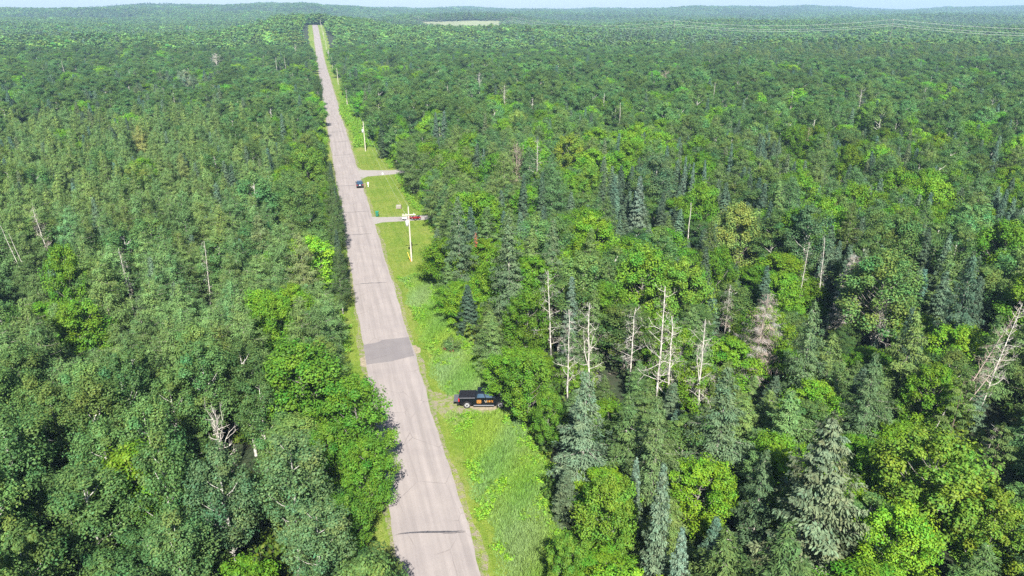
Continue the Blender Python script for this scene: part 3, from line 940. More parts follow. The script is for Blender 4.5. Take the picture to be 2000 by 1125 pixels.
SNAGS = {}
for nm, a in {'limbed': (5, 14, 20, 2.6, 2, 0), 'forked': (61, 13, 18, 2.1, 2, 2), 'sparse': (14, 14, 9, 1.1, 1, 0), 'pole': (20, 12, 4, 0.5, 0, 0), 'fan': (27, 6, 26, 1.9, 3, 7), 'twiggy': (31, 13, 46, 2.3, 4, 0), 'broad': (43, 9, 26, 3.2, 4, 5)}.items():
    (tv, tq), (lv, lq) = snag_mesh(*a)
    for mk in ('dead', 'brown'):
        SNAGS[nm, mk] = (raw_mesh('dead_trunk', tv, tq, mats=[M_BARK[mk]], smooth_shade=True), raw_mesh('dead_limbs', lv, lq, mats=[M_BARK[mk]], smooth_shade=True), a[1])

snags = [
    # shape, wood, top column, row, height, width, lean to the side in degrees, label
    ('limbed', 'dead', 1078, 528, 14.0, 1.0, -2, 'first bleached snag from the road with short curved limbs'),
    ('limbed', 'dead', 1116, 606, 13.5, 0.9, 2, 'twin-looking bleached snag below the pale spruce spire'),
    ('forked', 'dead', 1159, 588, 14.5, 1.0, 3, 'bleached snag forking into two leaders between the snags'),
    ('limbed', 'dead', 1236, 598, 11.5, 1.35, 2, 'short white snag with long outstretched arms'),
    ('limbed', 'dead', 1298, 560, 16.5, 1.1, 1, 'tallest bleached snag in the row, in front of the glowing maple'),
    ('limbed', 'dead', 1325, 618, 13.5, 1.35, 3, 'white many-limbed snag with wide lower branches'),
    ('forked', 'dead', 1382, 616, 14.5, 1.05, 4, 'bleached snag farthest from the road in the row, leaning outward'),
    ('twiggy', 'brown', 1492, 572, 13.5, 1.1, 3, 'brown dead larch with dense fine twigs'),
    ('twiggy', 'dead', 1672, 500, 13.0, 0.75, 5, 'pale grey dead larch with fine upswept twigs'),
    ('sparse', 'dead', 1622, 462, 14.0, 0.9, 4, 'thin straight snag beside the pale grey dead larch'),
    ('sparse', 'dead', 1578, 470, 13.5, 0.8, 2, 'thin snag standing against yellow-green leaves'),
    ('limbed', 'dead', 1425, 556, 9.0, 0.6, 1, 'short grey snag beside the brown dead larch'),
    ('broad', 'brown', 1472, 418, 11.5, 1.0, 3, 'dead brown spreading crown behind the yellow turning maple'),
    ('broad', 'dead', 1735, 580, 9.0, 0.7, 4, 'grey dead branches caught in front of the large rounded maple'),
    ('twiggy', 'brown', 1985, 600, 14.0, 0.7, 24, 'grey snag leaning hard over the pine'),
    ('twiggy', 'dead', 1998, 590, 15.0, 0.7, 9, 'upright grey snag behind the leaning snags in the corner'),
    ('limbed', 'brown', 1950, 690, 11.0, 0.7, 34, 'fallen grey trunk propped across other snags'),
    ('sparse', 'dead', 1862, 776, 7.0, 1.0, 22, 'broken pale stub leaning at the black gap'),
    ('sparse', 'dead', 1938, 826, 8.0, 0.9, 4, 'slim bent snag above the yellowing maple'),
    ('fan', 'dead', 416, 802, 9.5, 0.6, 0, 'bleached dead crown fanning out among the dark aspens'),
    ('sparse', 'dead', 2, 440, 14.5, 0.6, -9, 'leaning pale snag at the far edge of the larch stand'),
    ('sparse', 'dead', 18, 455, 13.0, 0.6, -9, 'second leaning bare trunk in the larch stand'),
    ('limbed', 'dead', 76, 405, 13.5, 0.8, -5, 'dead larch with open grey limbs behind the tall narrow maple'),
    ('limbed', 'dead', 1050, 272, 15.5, 0.9, 1, 'white birch snag with open branches'),
    ('broad', 'brown', 1010, 280, 14.0, 0.6, 0, 'brownish dead tree next to the white birch snag'),
    ('sparse', 'dead', 1180, 182, 16.0, 1.1, 0, 'thin white snag far back in the woods'),
    ('pole', 'dead', 1211, 200, 14.0, 1.0, 0, 'bare white pole beside the thin white snag far back'),
    ('forked', 'dead', 936, 140, 17.0, 1.1, 1, 'pale forked snag above the distant aspens right of the road'),
    ('broad', 'brown', 1000, 128, 15.0, 0.9, 0, 'pinkish brown dead crown in the distant woods'),
    ('broad', 'brown', 905, 150, 14.0, 0.8, 0, 'faded pink dead crown beyond the far lawn'),
    ('broad', 'brown', 1300, 138, 14.0, 1.1, 0, 'wide pinkish dead crown in the distant woods'),
    ('limbed', 'dead', 1686, 176, 14.5, 1.0, 2, 'white limbed snag behind the bright maple'),
    ('limbed', 'dead', 1808, 170, 15.0, 0.9, 2, 'pale grey snag near the far dark woods'),
    ('broad', 'dead', 420, 104, 15.5, 1.0, -1, 'pale pink dead tree on the far stand of tall aspens'),
    ('forked', 'dead', 576, 85, 17.0, 1.0, 0, 'pale dead top near the road far up'),
    ('sparse', 'brown', 930, 452, 9.0, 0.7, 1, 'rusty red dead young fir behind the roadside larches'),
    ('sparse', 'dead', 1540, 240, 14.0, 1.0, 1, 'thin grey snag in the mixed woods'),
    ('limbed', 'brown', 1580, 248, 13.0, 0.7, 1, 'greyish brown dead spruce in the mixed woods'),
    ('pole', 'dead', 1350, 395, 11.0, 1.2, 1, 'broken white trunk next to the tall silvery spruce'),
    ('forked', 'dead', 512, 108, 15.0, 1.0, -2, 'first pale bare trunk of the row beyond the roadside bushes'),
    ('sparse', 'dead', 538, 112, 15.0, 1.0, -1, 'second pale bare trunk of the row beyond the roadside bushes'),
    ('sparse', 'dead', 556, 110, 15.0, 1.0, 0, 'third pale bare trunk of the row beyond the roadside bushes'),
    ('sparse', 'dead', 605, 112, 14.0, 1.0, 0, 'pale bare trunk closest to the far road'),
    ('sparse', 'dead', 1396, 160, 14.5, 1.0, 0, 'white bare trunk in the far woods, first of three'),
    ('forked', 'dead', 1440, 158, 15.0, 0.9, 2, 'white forked trunk in the far woods, second of three'),
    ('sparse', 'dead', 1550, 172, 14.0, 1.0, 0, 'white bare trunk in the far woods, third of three'),
    ('sparse', 'dead', 1120, 128, 15.0, 1.0, 0, 'thin white trunk over the distant canopy'),
    ('forked', 'dead', 985, 165, 15.0, 0.9, 0, 'pale forking trunk below the pinkish brown dead crown'),
    ('sparse', 'dead', 122, 118, 15.0, 1.0, -2, 'pale dead top above the far dark spruces'),
    ('sparse', 'dead', 235, 480, 12.5, 0.8, -3, 'bare grey trunk showing through the larches by the tall narrow maple'),
    ('sparse', 'dead', 390, 470, 12.5, 0.8, -2, 'bare grey trunk showing in the middle of the larch stand'),
]
M_RUST = foliage_mat('rust_needles', 0.1)
for i, (shp, wood, px, py, H, wd, lean, lab) in enumerate(snags):
    x, y = at_top(px, py, H)
    tm, lm, nom = SNAGS[shp, wood]
    e = empty('dead_tree', (x, y, float(hz(x, y)) - 0.1), lab, 'dead tree')
    s = H / nom
    th_ = math.radians(lean)
    if abs(lean) > 6:
        e.location.x -= H * math.sin(th_)
        s /= math.cos(th_)
    th2 = (1.0 + 0.25 * max(0, min(1, (y - 90) / 250))) if y > 90 else 1.0
    e.scale = (s * wd * th2, s * wd * th2, s)
    e.rotation_euler = Euler((0, th_, 0)).to_matrix().to_4x4().to_euler() if abs(lean) > 6 else (0, th_, i * 1.7)
    obj('trunk', tm, e)
    obj('bare_crown', lm, e)
    if 'rusty' in lab:
        (a_, b_), (lv, lq, ti) = conifer(np.random.RandomState(8), 14, 4.0, 0.9, 40, 26, 0.2, 0.4, 0.35, [.8, 1, .8, .9, .5, .7, .2])
        c = obj('needles', raw_mesh('rust_needles', lv, lq, ti * np.array([0.30, 0.085, 0.03]), mats=[M_RUST]), e)
    if H * wd > 0:
        SEEN.append((x, y, H, 1.9 if 30 > i and y < 130 else 1.2, 0.82 if y < 130 else 0.6))
    if shp in ('limbed', 'forked', 'broad', 'sparse') and abs(lean) <= 6 and y < 330:
        k_ = {'sparse': 0.5, 'limbed': 1.0, 'forked': 1.2, 'broad': 1.3}[shp]
        (a_, b_), (lv, lq, ti) = conifer(np.random.RandomState(40 + i), H, H * 0.3, 1.8 * wd * k_, 46, int(17 * k_), 0.24, 0.04, 0.0, [1.0, .9, 1.0, .7, .8, .5, .3], upcurve=0.25, jitter=0.6, fuzz=0.2)
        c = obj('twig_crown', raw_mesh('twig_crown', lv, lq, ti * np.array([0.30, 0.24, 0.2] if wood == 'brown' else [0.34, 0.31, 0.265]), mats=[M_RUST]), e)
        c.scale = (1 / (s * wd * th2), 1 / (s * wd * th2), 1 / s)
    if shp == 'twiggy' and abs(lean) <= 6:
        (a_, b_), (lv, lq, ti) = conifer(np.random.RandomState(18), H, 2.0, 3.0 * wd, 90, 70, 0.30, 0.045, 0.05, [.9, 1, .9, .8, .62, .4, .15], upcurve=0.15)
        c = obj('twig_crown', raw_mesh('twig_crown', lv, lq, ti * np.array([0.295, 0.25, 0.215] if wood == 'brown' else [0.36, 0.33, 0.28]), mats=[M_RUST]), e)
        c.scale = (1 / (s * wd * th2), 1 / (s * wd * th2), 1 / s)
    if abs(lean) <= 6:
        TAKEN.append((x, y, 0.9))
    else:
        TAKEN.append((x, y, 1.0))

# ------------------------------------------------------------------ the rest of the forest
def candidates():
    out = []
    for (r0, r1, s) in ((32, 260, 2.1), (260, 720, 3.6)):
        m = r1
        n = int(m / s) + 1
        gx, gy = np.meshgrid(np.arange(-n, n + 1), np.arange(0, n + 1))
        x = (gx.ravel() + rs.uniform(-.5, .5, gx.size)) * s
        y = (gy.ravel() + rs.uniform(-.5, .5, gx.size)) * s
        dx, dy = x - CAM[0], y - CAM[1]
        r = np.hypot(dx, dy)
        az = np.degrees(np.arctan2(dx, dy)) - math.degrees(YAW)
        ok = (r > r0) & (r <= r1) & (np.abs(az) < np.where(r < 120, 52, 43))
        ok &= (x < left_edge(y) - 0.2) | (x > right_edge(y) + 1.3)
        out.append(np.column_stack([x, y, r])[ok])
    c = np.vstack(out)
    return c[rs.permutation(len(c))]


cand = candidates()
tk = np.array(TAKEN)
d2 = (cand[:, 0:1] - tk[None, :, 0]) ** 2 + (cand[:, 1:2] - tk[None, :, 1]) ** 2
cand = cand[np.all(d2 > (tk[None, :, 2] + 0.6) ** 2, axis=1)]


def lf(x, y, k):
    return math.sin(x * 0.045 + k) * math.sin(y * 0.038 + 2.1 * k) + 0.6 * math.sin(x * 0.021 - y * 0.027 + 3.3 * k)


def pick(opts, u):
    s = 0
    for k, p in opts:
        s += p
        if u < s:
            return k
    return opts[-1][0]


sn = np.array(SEEN)
s_px, s_py, s_zc = project(sn[:, 0], sn[:, 1], hz(sn[:, 0], sn[:, 1]) + sn[:, 2])
s_w = sn[:, 3] * F / s_zc
s_h = sn[:, 4] * (project(sn[:, 0], sn[:, 1], hz(sn[:, 0], sn[:, 1]))[1] - s_py)
trees = []
hashg = {}
for (x, y, r) in cand:
    u = rs.rand()
    zt = float(hz(x, y)) + 12
    px, py, zc = [float(q) for q in project(x, y, zt)]
    if x < 0:
        line = 705 - 0.14 * max(px, -100) + 40 * lf(x, y, .7)
        near_road = x > left_edge(y) - 9
        if py > line:
            k = pick([('aspen_tree', .92), ('maple_tree', .08)], u)
        elif py > 205 + 12 * lf(x, y, 2):
            if near_road and py < 420:
                k = pick([('aspen_tree', .55), ('maple_tree', .27), ('larch_tree', .18)], u)
            elif near_road:
                k = pick([('larch_tree', .75), ('maple_tree', .2), ('aspen_tree', .05)], u)
            else:
                k = pick([('larch_tree', .83), ('spruce_tree', .08), ('aspen_tree', .06), ('maple_tree', .03)], u)
                if px > 430 and py < 260:
                    k = pick([('aspen_tree', .55), ('maple_tree', .2), ('larch_tree', .25)], rs.rand())
        elif py > 140:
            k = pick([('spruce_tree', .38), ('aspen_tree', .36), ('maple_tree', .22), ('larch_tree', .04)], u) if px < 430 else pick([('aspen_tree', .72), ('maple_tree', .24), ('spruce_tree', .04)], u)
        else:
            k = pick([('aspen_tree', .55), ('maple_tree', .33), ('spruce_tree', .07), ('larch_tree', .05)], u)
        H = {'aspen_tree': rs.uniform(10.5, 15.5), 'maple_tree': rs.uniform(8.5, 12.5), 'larch_tree': rs.uniform(8.5, 14.5), 'spruce_tree': rs.uniform(8, 14)}[k]
    else:
        edge = x < right_edge(y) + 5
        if py > 560:
            k = pick([('larch_tree', .36), ('maple_tree', .36), ('aspen_tree', .09), ('spruce_tree', .19)], u)
            H = {'larch_tree': rs.uniform(9, 14), 'maple_tree': rs.uniform(5, 10), 'aspen_tree': rs.uniform(9, 13), 'spruce_tree': rs.uniform(6, 11)}[k]
            if rs.rand() < 0.20 and x > 30:
                continue
        elif py > 250:
            la = .36 if px < 1180 else .08
            k = pick([('larch_tree', la), ('maple_tree', .34), ('aspen_tree', .28 - la * .2), ('spruce_tree', .3)], u)
            H = {'larch_tree': rs.uniform(11, 15), 'maple_tree': rs.uniform(9, 14.5), 'aspen_tree': rs.uniform(11, 15), 'spruce_tree': rs.uniform(8, 13.5)}[k]
        elif py > 118:
            k = pick([('aspen_tree', .58), ('maple_tree', .30), ('spruce_tree', .08), ('larch_tree', .04)], u)
            H = {'larch_tree': rs.uniform(11, 15), 'maple_tree': rs.uniform(10, 14), 'aspen_tree': rs.uniform(11, 18), 'spruce_tree': rs.uniform(9, 16)}[k]
        else:
            k = pick([('larch_tree', .45), ('spruce_tree', .25), ('aspen_tree', .2), ('maple_tree', .1)], u) if px > 1330 and py > 62 else pick([('aspen_tree', .6), ('maple_tree', .34), ('spruce_tree', .06)], u)
            H = {'larch_tree': rs.uniform(12, 16), 'maple_tree': rs.uniform(10, 14), 'aspen_tree': rs.uniform(12, 15.5), 'spruce_tree': rs.uniform(9, 15)}[k]
        if edge and k != 'spruce_tree':
            H *= rs.uniform(0.6, 0.95)
    # elbow room: crowns touch but do not share one place
    ra_ = {'aspen_tree': 2.0 if r < 110 and x < 0 else 2.7, 'maple_tree': 2.6 if r < 110 else 3.3, 'larch_tree': 1.55 if x < 0 else 2.0, 'spruce_tree': 1.3}[k] * (1.0 + 0.55 * float(smooth(200, 420, r))) * (0.8 + 0.2 * H / NOMH[k])
    ci, cj = int(x // 6), int(y // 6)
    near_ = [q for i in (-1, 0, 1) for j in (-1, 0, 1) for q in hashg.get((ci + i, cj + j), ())]
    if any((q[0] - x) ** 2 + (q[1] - y) ** 2 < (0.78 * (q[2] + ra_)) ** 2 for q in near_):
        continue
    # lower or leave out what would stand in front of a tree that the photograph shows clear
    crown = {'aspen_tree': 2.3, 'maple_tree': 3.2, 'larch_tree': 1.8, 'spruce_tree': 1.2}[k]
    for _try in range(2):
        tpx, tpy, tzc = project(x, y, float(hz(x, y)) + H)
        block = (s_zc > tzc + 0.5) & (np.abs(s_px - tpx) < s_w + crown * F / tzc * 0.8) & (tpy < s_py + s_h) & (s_zc < tzc * 2.2)
        if not block.any():
            break
        H *= 0.62
    if block.any() and _try == 1:
        tpx, tpy, tzc = project(x, y, float(hz(x, y)) + H)
        block = (s_zc > tzc + 0.5) & (np.abs(s_px - tpx) < s_w + crown * F / tzc * 0.8) & (tpy < s_py + s_h) & (s_zc < tzc * 2.2)
        if block.any():
            continue
    hashg.setdefault((ci, cj), []).append((x, y, ra_))
    trees.append((k, x, y, r, H, px, py, ra_))

HUE = {'aspen_tree': ('dark green', 'grey-green', 'pale green'), 'maple_tree': ('deep green', 'bright green', 'yellow-green'), 'larch_tree': ('dark grey-green', 'soft green', 'pale green'), 'spruce_tree': ('dark', 'blue-green', 'pale')}
NOUN = {'aspen_tree': 'aspen', 'maple_tree': 'maple', 'larch_tree': 'larch', 'spruce_tree': 'spruce'}
BANDS = [(62, 'at the very front'), (74, 'before the black pickup'), (84, 'level with the black pickup'), (104, 'level with the road patch'), (125, 'just past the road patch'), (145, 'level with the crossarm pole'),
         (175, 'level with the green bin'), (215, 'level with the black car'), (260, 'level with the second pole'), (1e9, 'far up the road')]


def describe(k, x, y, col):
    l = col[1] / BASECOL[k][1]
    hue = HUE[k][0 if l < 0.88 else 1 if l < 1.13 else 2]
    ed = float(left_edge(y)) - x if x < 0 else x - float(right_edge(y))
    dep = 'on the forest edge' if ed < 4.5 else 'close behind the edge' if ed < 12 else 'inside the woods' if ed < 35 else 'deep in the woods'
    side = 'left' if x < 0 else 'right'
    band = next(b for lim, b in BANDS if y < lim)
    grp = '%ss %s %s of the road, %s' % (NOUN[k].replace('spruce', 'spruce tree'), dep, side, band)
    return '%s %s %s, %s of the road, %s' % (hue, NOUN[k], dep, side, band), hue + ' ' + grp


QUOTA = {'aspen_tree': 250, 'maple_tree': 235, 'larch_tree': 270, 'spruce_tree': 240}
count = dict.fromkeys(QUOTA, 0)
rest = {k: [] for k in QUOTA}
trees.sort(key=lambda t: t[3])
for (k, x, y, r, H, px, py, ra_) in trees:
    wd = ra_ / {'aspen_tree': 2.1, 'maple_tree': 2.9, 'larch_tree': 1.75, 'spruce_tree': 1.3}[k] * NOMH[k] / H * rs.uniform(0.9, 1.15)
    wd = min(max(wd, 0.8), 1.9)
    bx, by, bz = project(x, y, float(hz(x, y)) + H * 0.55)
    tx, ty, tz = project(x, y, float(hz(x, y)) + H)
    infr = -40 < bx < 2040 and ty < 1150 and tz > 0
    st_ = 1 + 0.10 * lf(x, y, 1.9)
    col = vary(tuple(q * st_ for q in BASECOL[k]), rs, {'maple_tree': 0.17, 'aspen_tree': 0.16, 'larch_tree': 0.15, 'spruce_tree': 0.2}[k], 0.07)
    if infr and count[k] < QUOTA[k]:
        count[k] += 1
        lab, grp = describe(k, x, y, col)
        plant_tree(k, x, y, H, lab, grp, col, wide=wd)
    else:
        rest[k].append((x, y, H, wd))

PLURAL = {'aspen_tree': ('aspen_forest', 'aspens of the wider forest, merging into one green canopy'), 'maple_tree': ('maple_forest', 'maples of the wider forest, brighter rounded crowns in the canopy'),
          'larch_tree': ('larch_forest', 'larches of the wider stand, soft grey-green tops merging together'), 'spruce_tree': ('spruce_forest', 'spruces of the wider forest, dark pointed tops in the canopy')}
for k, lst in rest.items():
    a = np.array(lst)
    z = hz(a[:, 0], a[:, 1])
    pr = [tinted('larch_cone' if k == 'larch_tree' and i >= 5 else k, 900 + 13 * i + len(k), 0, vary(BASECOL[k], rs, {'maple_tree': .26}.get(k, .18), 0.08)) for i in range(8)]
    s = a[:, 2] / NOMH[k]
    w = s * a[:, 3]
    which = None if k != 'larch_tree' else np.where(a[:, 0] < 0, rs.randint(0, 5, len(a)), rs.randint(5, 8, len(a)))
    scatter(PLURAL[k][0], pr, [LEAFMAT[k], M_BARK[k]], np.column_stack([a[:, 0], a[:, 1], z - 0.05]), np.column_stack([0 * z, 0 * z, rs.uniform(0, 6.28, len(a))]), np.column_stack([w, w, s]), PLURAL[k][1], 'forest', which)

# far forest: patches of canopy laid side by side over the land out to the skyline
def patch(seed, size=42.0, n=25, mix=(.52, .26, .12, .10), tone=1.0):
    r = np.random.RandomState(seed)
    out = []
    g = int(math.ceil(math.sqrt(n)))
    for i in range(g):
        for j in range(g):
            k = ['aspen_tree', 'maple_tree', 'spruce_tree', 'larch_tree'][min(3, np.searchsorted(np.cumsum(mix), r.rand()))]
            (tv, tq), (lv, lq, ti) = make_shape(k, r.randint(10 ** 6), 2)
            s = {'aspen_tree': r.uniform(.72, 1.2), 'maple_tree': r.uniform(.75, 1.3), 'spruce_tree': r.uniform(.8, 1.5), 'larch_tree': r.uniform(.75, 1.15)}[k]
            wd = s * {'aspen_tree': 1.95, 'maple_tree': 1.5, 'spruce_tree': 1.9, 'larch_tree': 1.8}[k]
            off = np.array([(i + .5 + r.uniform(-.4, .4)) * size / g - size / 2, (j + .5 + r.uniform(-.4, .4)) * size / g - size / 2, 0])
            a = r.uniform(0, 6.28)
            R_ = np.array([[math.cos(a), -math.sin(a), 0], [math.sin(a), math.cos(a), 0], [0, 0, 1]])
            bc = BASECOL[k] if k != 'maple_tree' else (0.094, 0.180, 0.034)
            c = np.array(vary(bc, r, 0.18, 0.08)) * 1.12 * tone
            out.append(((lv * np.array([wd, wd, s])) @ R_.T + off, lq, ti * c, 0))
    return out


pts = []
for (r0, r1, s) in ((720, 2300, 40.0), (2300, 6000, 62.0)):
    n = int(r1 / s) + 1
    gx, gy = np.meshgrid(np.arange(-n, n + 1), np.arange(0, n + 1))
    x = (gx.ravel() + rs.uniform(-.12, .12, gx.size)) * s
    y = (gy.ravel() + rs.uniform(-.12, .12, gx.size)) * s
    dx, dy = x - CAM[0], y - CAM[1]
    r = np.hypot(dx, dy)
    az = np.degrees(np.arctan2(dx, dy)) - math.degrees(YAW)
    ok = (r > r0 + 0.0) & (r <= r1) & (np.abs(az) < 42) & ~((np.abs(x) < 33) & (y < 1110))
    pts.append(np.column_stack([x, y, np.full(len(x), s / 40.0)])[ok])
pts = np.vstack(pts)
keep = np.ones(len(pts), bool)
for (fx, fy), (fw, fd) in zip(FIELD_AT, ((100, 250), (60, 150))):
    keep &= ~((np.abs(pts[:, 0] - fx) < fw) & (pts[:, 1] > fy - fd) & (pts[:, 1] < fy + 0.2 * fd))
pts = pts[keep]
z = hz(pts[:, 0], pts[:, 1])
eps = 20.0
sx = (hz(pts[:, 0] + eps, pts[:, 1]) - hz(pts[:, 0] - eps, pts[:, 1])) / (2 * eps)
sy = (hz(pts[:, 0], pts[:, 1] + eps) - hz(pts[:, 0], pts[:, 1] - eps)) / (2 * eps)
n = len(pts)
sc_ = pts[:, 2] * rs.uniform(0.98, 1.1, n)
stand = np.sin(pts[:, 0] * 0.009 + 1) * np.sin(pts[:, 1] * 0.0065 + 2) + 0.7 * np.sin(pts[:, 0] * 0.0041 - pts[:, 1] * 0.0052) + rs.normal(0, 0.25, n)
which = np.where(stand > 0.75, 0, np.where(stand > 0.0, 3, np.where(stand > -0.7, 6, 9))) + rs.randint(0, 3, n)
far_kinds = [patch(500 + i, mix=m_, tone=t_) for i, (m_, t_) in enumerate([((.1, .1, .45, .35), 0.92)] * 3 + [((.45, .3, .15, .10), 1.0)] * 3 + [((.68, .24, .04, .04), 1.05)] * 3 + [((.55, .4, .03, .02), 1.0)] * 3)]
scatter('far_forest', far_kinds, [M_LEAF], np.column_stack([pts[:, :2], z - 0.5]),
        np.column_stack([np.arctan(sy), -np.arctan(sx), 0 * z]), np.column_stack([sc_, sc_, np.where(pts[:, 2] > 1.2, 1.15, 1.0) * rs.uniform(.85, 1.15, n)]),
        'unbroken forest canopy running out to the hazy hills', 'forest', which)
M_FIELD = plain('dry_field', (0.215, 0.235, 0.115), 0.95, noise=0.15, nscale=0.05)
for (fx, fy), (fw, fd) in zip(FIELD_AT, ((95, 165), (60, 105))):
    V, Q = [], []
    for j in range(9):
        for i in range(13):
            x, y = fx - fw + 2 * fw * i / 12, fy - fd + 1.25 * fd * j / 8
            V.append((x, y, float(hz(x, y)) + 0.8))
    Q = [(j * 13 + i, j * 13 + i + 1, j * 13 + i + 14, j * 13 + i + 13) for j in range(8) for i in range(12)]
    tag(obj('field', raw_mesh('field', np.array(V), np.array(Q), mats=[M_FIELD])), kind='structure')

# ------------------------------------------------------------------ undergrowth, weeds, tall grass
def bush(seed, H, R, nl, per, leaf, col):
    r = np.random.RandomState(seed)
    (tv, tq), (lv, lq, ti) = broadleaf(r, H, 0.15, R, nl, per, 0.45 * R + .1, leaf, [0.9, 1, 0.9, 0.6], inner=0.3)
    return [(lv, lq, ti * np.array(col), 0)]


def area(x0, x1, y0, y1, n, f):
    x = rs.uniform(x0, x1, n)
    y = rs.uniform(y0, y1, n)
    ok = f(x, y)
    return x[ok], y[ok]


ux, uy = area(-170, 190, 20, 250, 7500, lambda x, y: ((x < left_edge(y) - 0.5) | (x > right_edge(y) + 0.8)) & (np.hypot(x - CAM[0], y) < 245) & (np.abs(np.degrees(np.arctan2(x - CAM[0], y)) - 14.8) < 48))
us = rs.uniform(0.6, 1.5, len(ux))
scatter('undergrowth', [bush(70 + i, 1.6, 1.0, 9, 26, 0.17, c) for i, c in enumerate([(0.045, 0.085, 0.016), (0.065, 0.12, 0.015), (0.05, 0.08, 0.03), (0.09, 0.14, 0.02)])], [M_LEAF],
        np.column_stack([ux, uy, hz(ux, uy) - 0.05]), np.column_stack([0 * ux, 0 * ux, rs.uniform(0, 6.28, len(ux))]), np.column_stack([us, us, us * rs.uniform(.7, 1.3, len(ux))]),
        'leafy undergrowth on the forest floor between the trunks', 'undergrowth')


def patchy(x, y, s, k):
    return np.sin(x * s + k) * np.sin(y * s * 0.7 + 2 * k) + 0.6 * np.sin(x * s * 2.3 - y * s * 1.7 + 3 * k)


# broad-leaved weeds along the ditch and the foot of the forest edge
def weed_ok(x, y):
    e = right_edge(y)
    a = (y < 122) & (x > 4.6 + 0.4 * np.sin(y * .8)) & (x < e + 1.5) & (patchy(x, y, 0.55, 1.0) > 0.8)
    a |= (y < 122) & (x > 5.2) & (x < 6.6) & (patchy(x, y, 0.6, 2.2) > 0.25)
    b = (x > e - 0.9) & (x < e + 1.6)
    c = (y > 255) & (y < 700) & (x > 5.0 + 1.2 * np.sin(y * 0.05)) & (x < e + 2)
    dirt = (np.abs(y - 75 + (x - 9) * 0.26) < 2.6) & (x < 13.5)
    drive = (np.abs(y - 161) < 3.5) | (np.abs(y - 212) < 5)
    ll = (x < -5.6 - 0.8 * np.sin(y * 0.3)) & (x > -9)
    return ((a | b | c) & (x > 3.5) & ~dirt & ~drive) | ll


wx, wy = area(-9, 19, 38, 420, 13000, weed_ok)
wx2, wy2 = area(4, 16, 38, 124, 300, weed_ok)
wx, wy = np.concatenate([wx, wx2]), np.concatenate([wy, wy2])
ws = rs.uniform(0.5, 1.1, len(wx)) * np.where(wy > 255, 1.9, 1.0)
scatter('roadside_weeds', [bush(170 + i, 0.7, 0.55, 6, 20, 0.10, c) for i, c in enumerate([(0.17, 0.33, 0.024), (0.15, 0.30, 0.028), (0.20, 0.34, 0.035), (0.14, 0.28, 0.04)])], [M_LEAF],
        np.column_stack([wx, wy, hz(wx, wy)]), np.column_stack([0 * wx, 0 * wx, rs.uniform(0, 6.28, len(wx))]), np.column_stack([ws, ws, ws]),
        'low broad-leaved weeds in the ditch and along the forest edge', 'weeds')


def grass_mesh(x, y, h, colf, lean=0.35, width=0.035):
    k = len(x)
    a = rs.uniform(0, 6.28, k)
    lx, ly = rs.normal(0.12, lean, k) * h, rs.normal(0.05, lean, k) * h
    z0 = hz(x, y)
    b = np.column_stack([np.cos(a), np.sin(a), 0 * a]) * (width * rs.uniform(.6, 1.5, k))[:, None]
    base = np.column_stack([x, y, z0])
    mid = base + np.column_stack([lx * .35, ly * .35, h * .62])
    tip = base + np.column_stack([lx, ly, h])
    V = np.stack([base - b, base + b, mid + b * .7, mid - b * .7, tip], 1).reshape(-1, 3)
    i = np.arange(k) * 5
    Q = np.column_stack([i, i + 1, i + 2, i + 3])
    T = np.column_stack([i + 3, i + 2, i + 4])
    c = colf(x, y) * rs.uniform(0.8, 1.25, k)[:, None]
    return V, Q, T, np.repeat(c, 5, 0)


def not_bare(x, y):
    pull = (np.abs(y - 75.2 + (x - 9) * 0.26) < 2.0 + 0.5 * np.sin(x * 2.1)) & (x < 13.5)
    sand = (np.abs(x) < HALF + 1.0) & (y > yp0 - 1.0) & (y < yp0 + 4.2)
    return ~pull & ~sand


gx, gy = area(4.2, 17, 36, 122, 130000, lambda x, y: (x > 5.0 + 0.5 * np.sin(y * 0.5) + 0.25 * np.sin(y * 1.7)) & (x < right_edge(y) + 1.0) & not_bare(x, y))
hh = np.clip(0.55 + 0.2 * patchy(gx, gy, 0.5, .4), 0.25, 1.0) * smooth(4.6, 7.2, gx) + 0.12


def tall_col(x, y):
    p = np.clip(patchy(x, y, 0.42, 1.4) * 0.5 + 0.5 + rs.normal(0, 0.15, len(x)), 0, 1)[:, None]
    q = np.clip(patchy(x, y, 0.30, 3.1) * 0.5 + 0.35 + rs.normal(0, 0.12, len(x)), 0, 1)[:, None]
    c = np.array([0.135, 0.285, 0.030]) * (1 - p) + np.array([0.215, 0.325, 0.042]) * p
    return c * (1 - q * .6) + np.array([0.21, 0.31, 0.15]) * q * .6


V, Q, T, c = grass_mesh(gx, gy, hh, tall_col)
tag(obj('tall_grass', raw_mesh('tall_grass', V, Q, c, [M_BLADE], T=T)), 'tall unmown grass in the ditch between road and woods near the pickup', 'grass', kind='stuff')

sx1, sy1 = area(3.2, 17, 36, 240, 70000, lambda x, y: ((y > 118) | (x < 5.6)) & (x > HALF + 0.05 + 0.12 * np.sin(y * 2.3)) & (x < right_edge(y) + 0.6) & not_bare(x, y) & ~((np.abs(y - 161.5) < 3.0)) & ~(np.abs(y - 212) < 4.5))
sx2, sy2 = area(-9, -3.2, 36, 240, 42000, lambda x, y: (x < -HALF - 0.05 + 0.12 * np.sin(y * 2.0)) & not_bare(x, y))
gx, gy = np.concatenate([sx1, sx2]), np.concatenate([sy1, sy2])


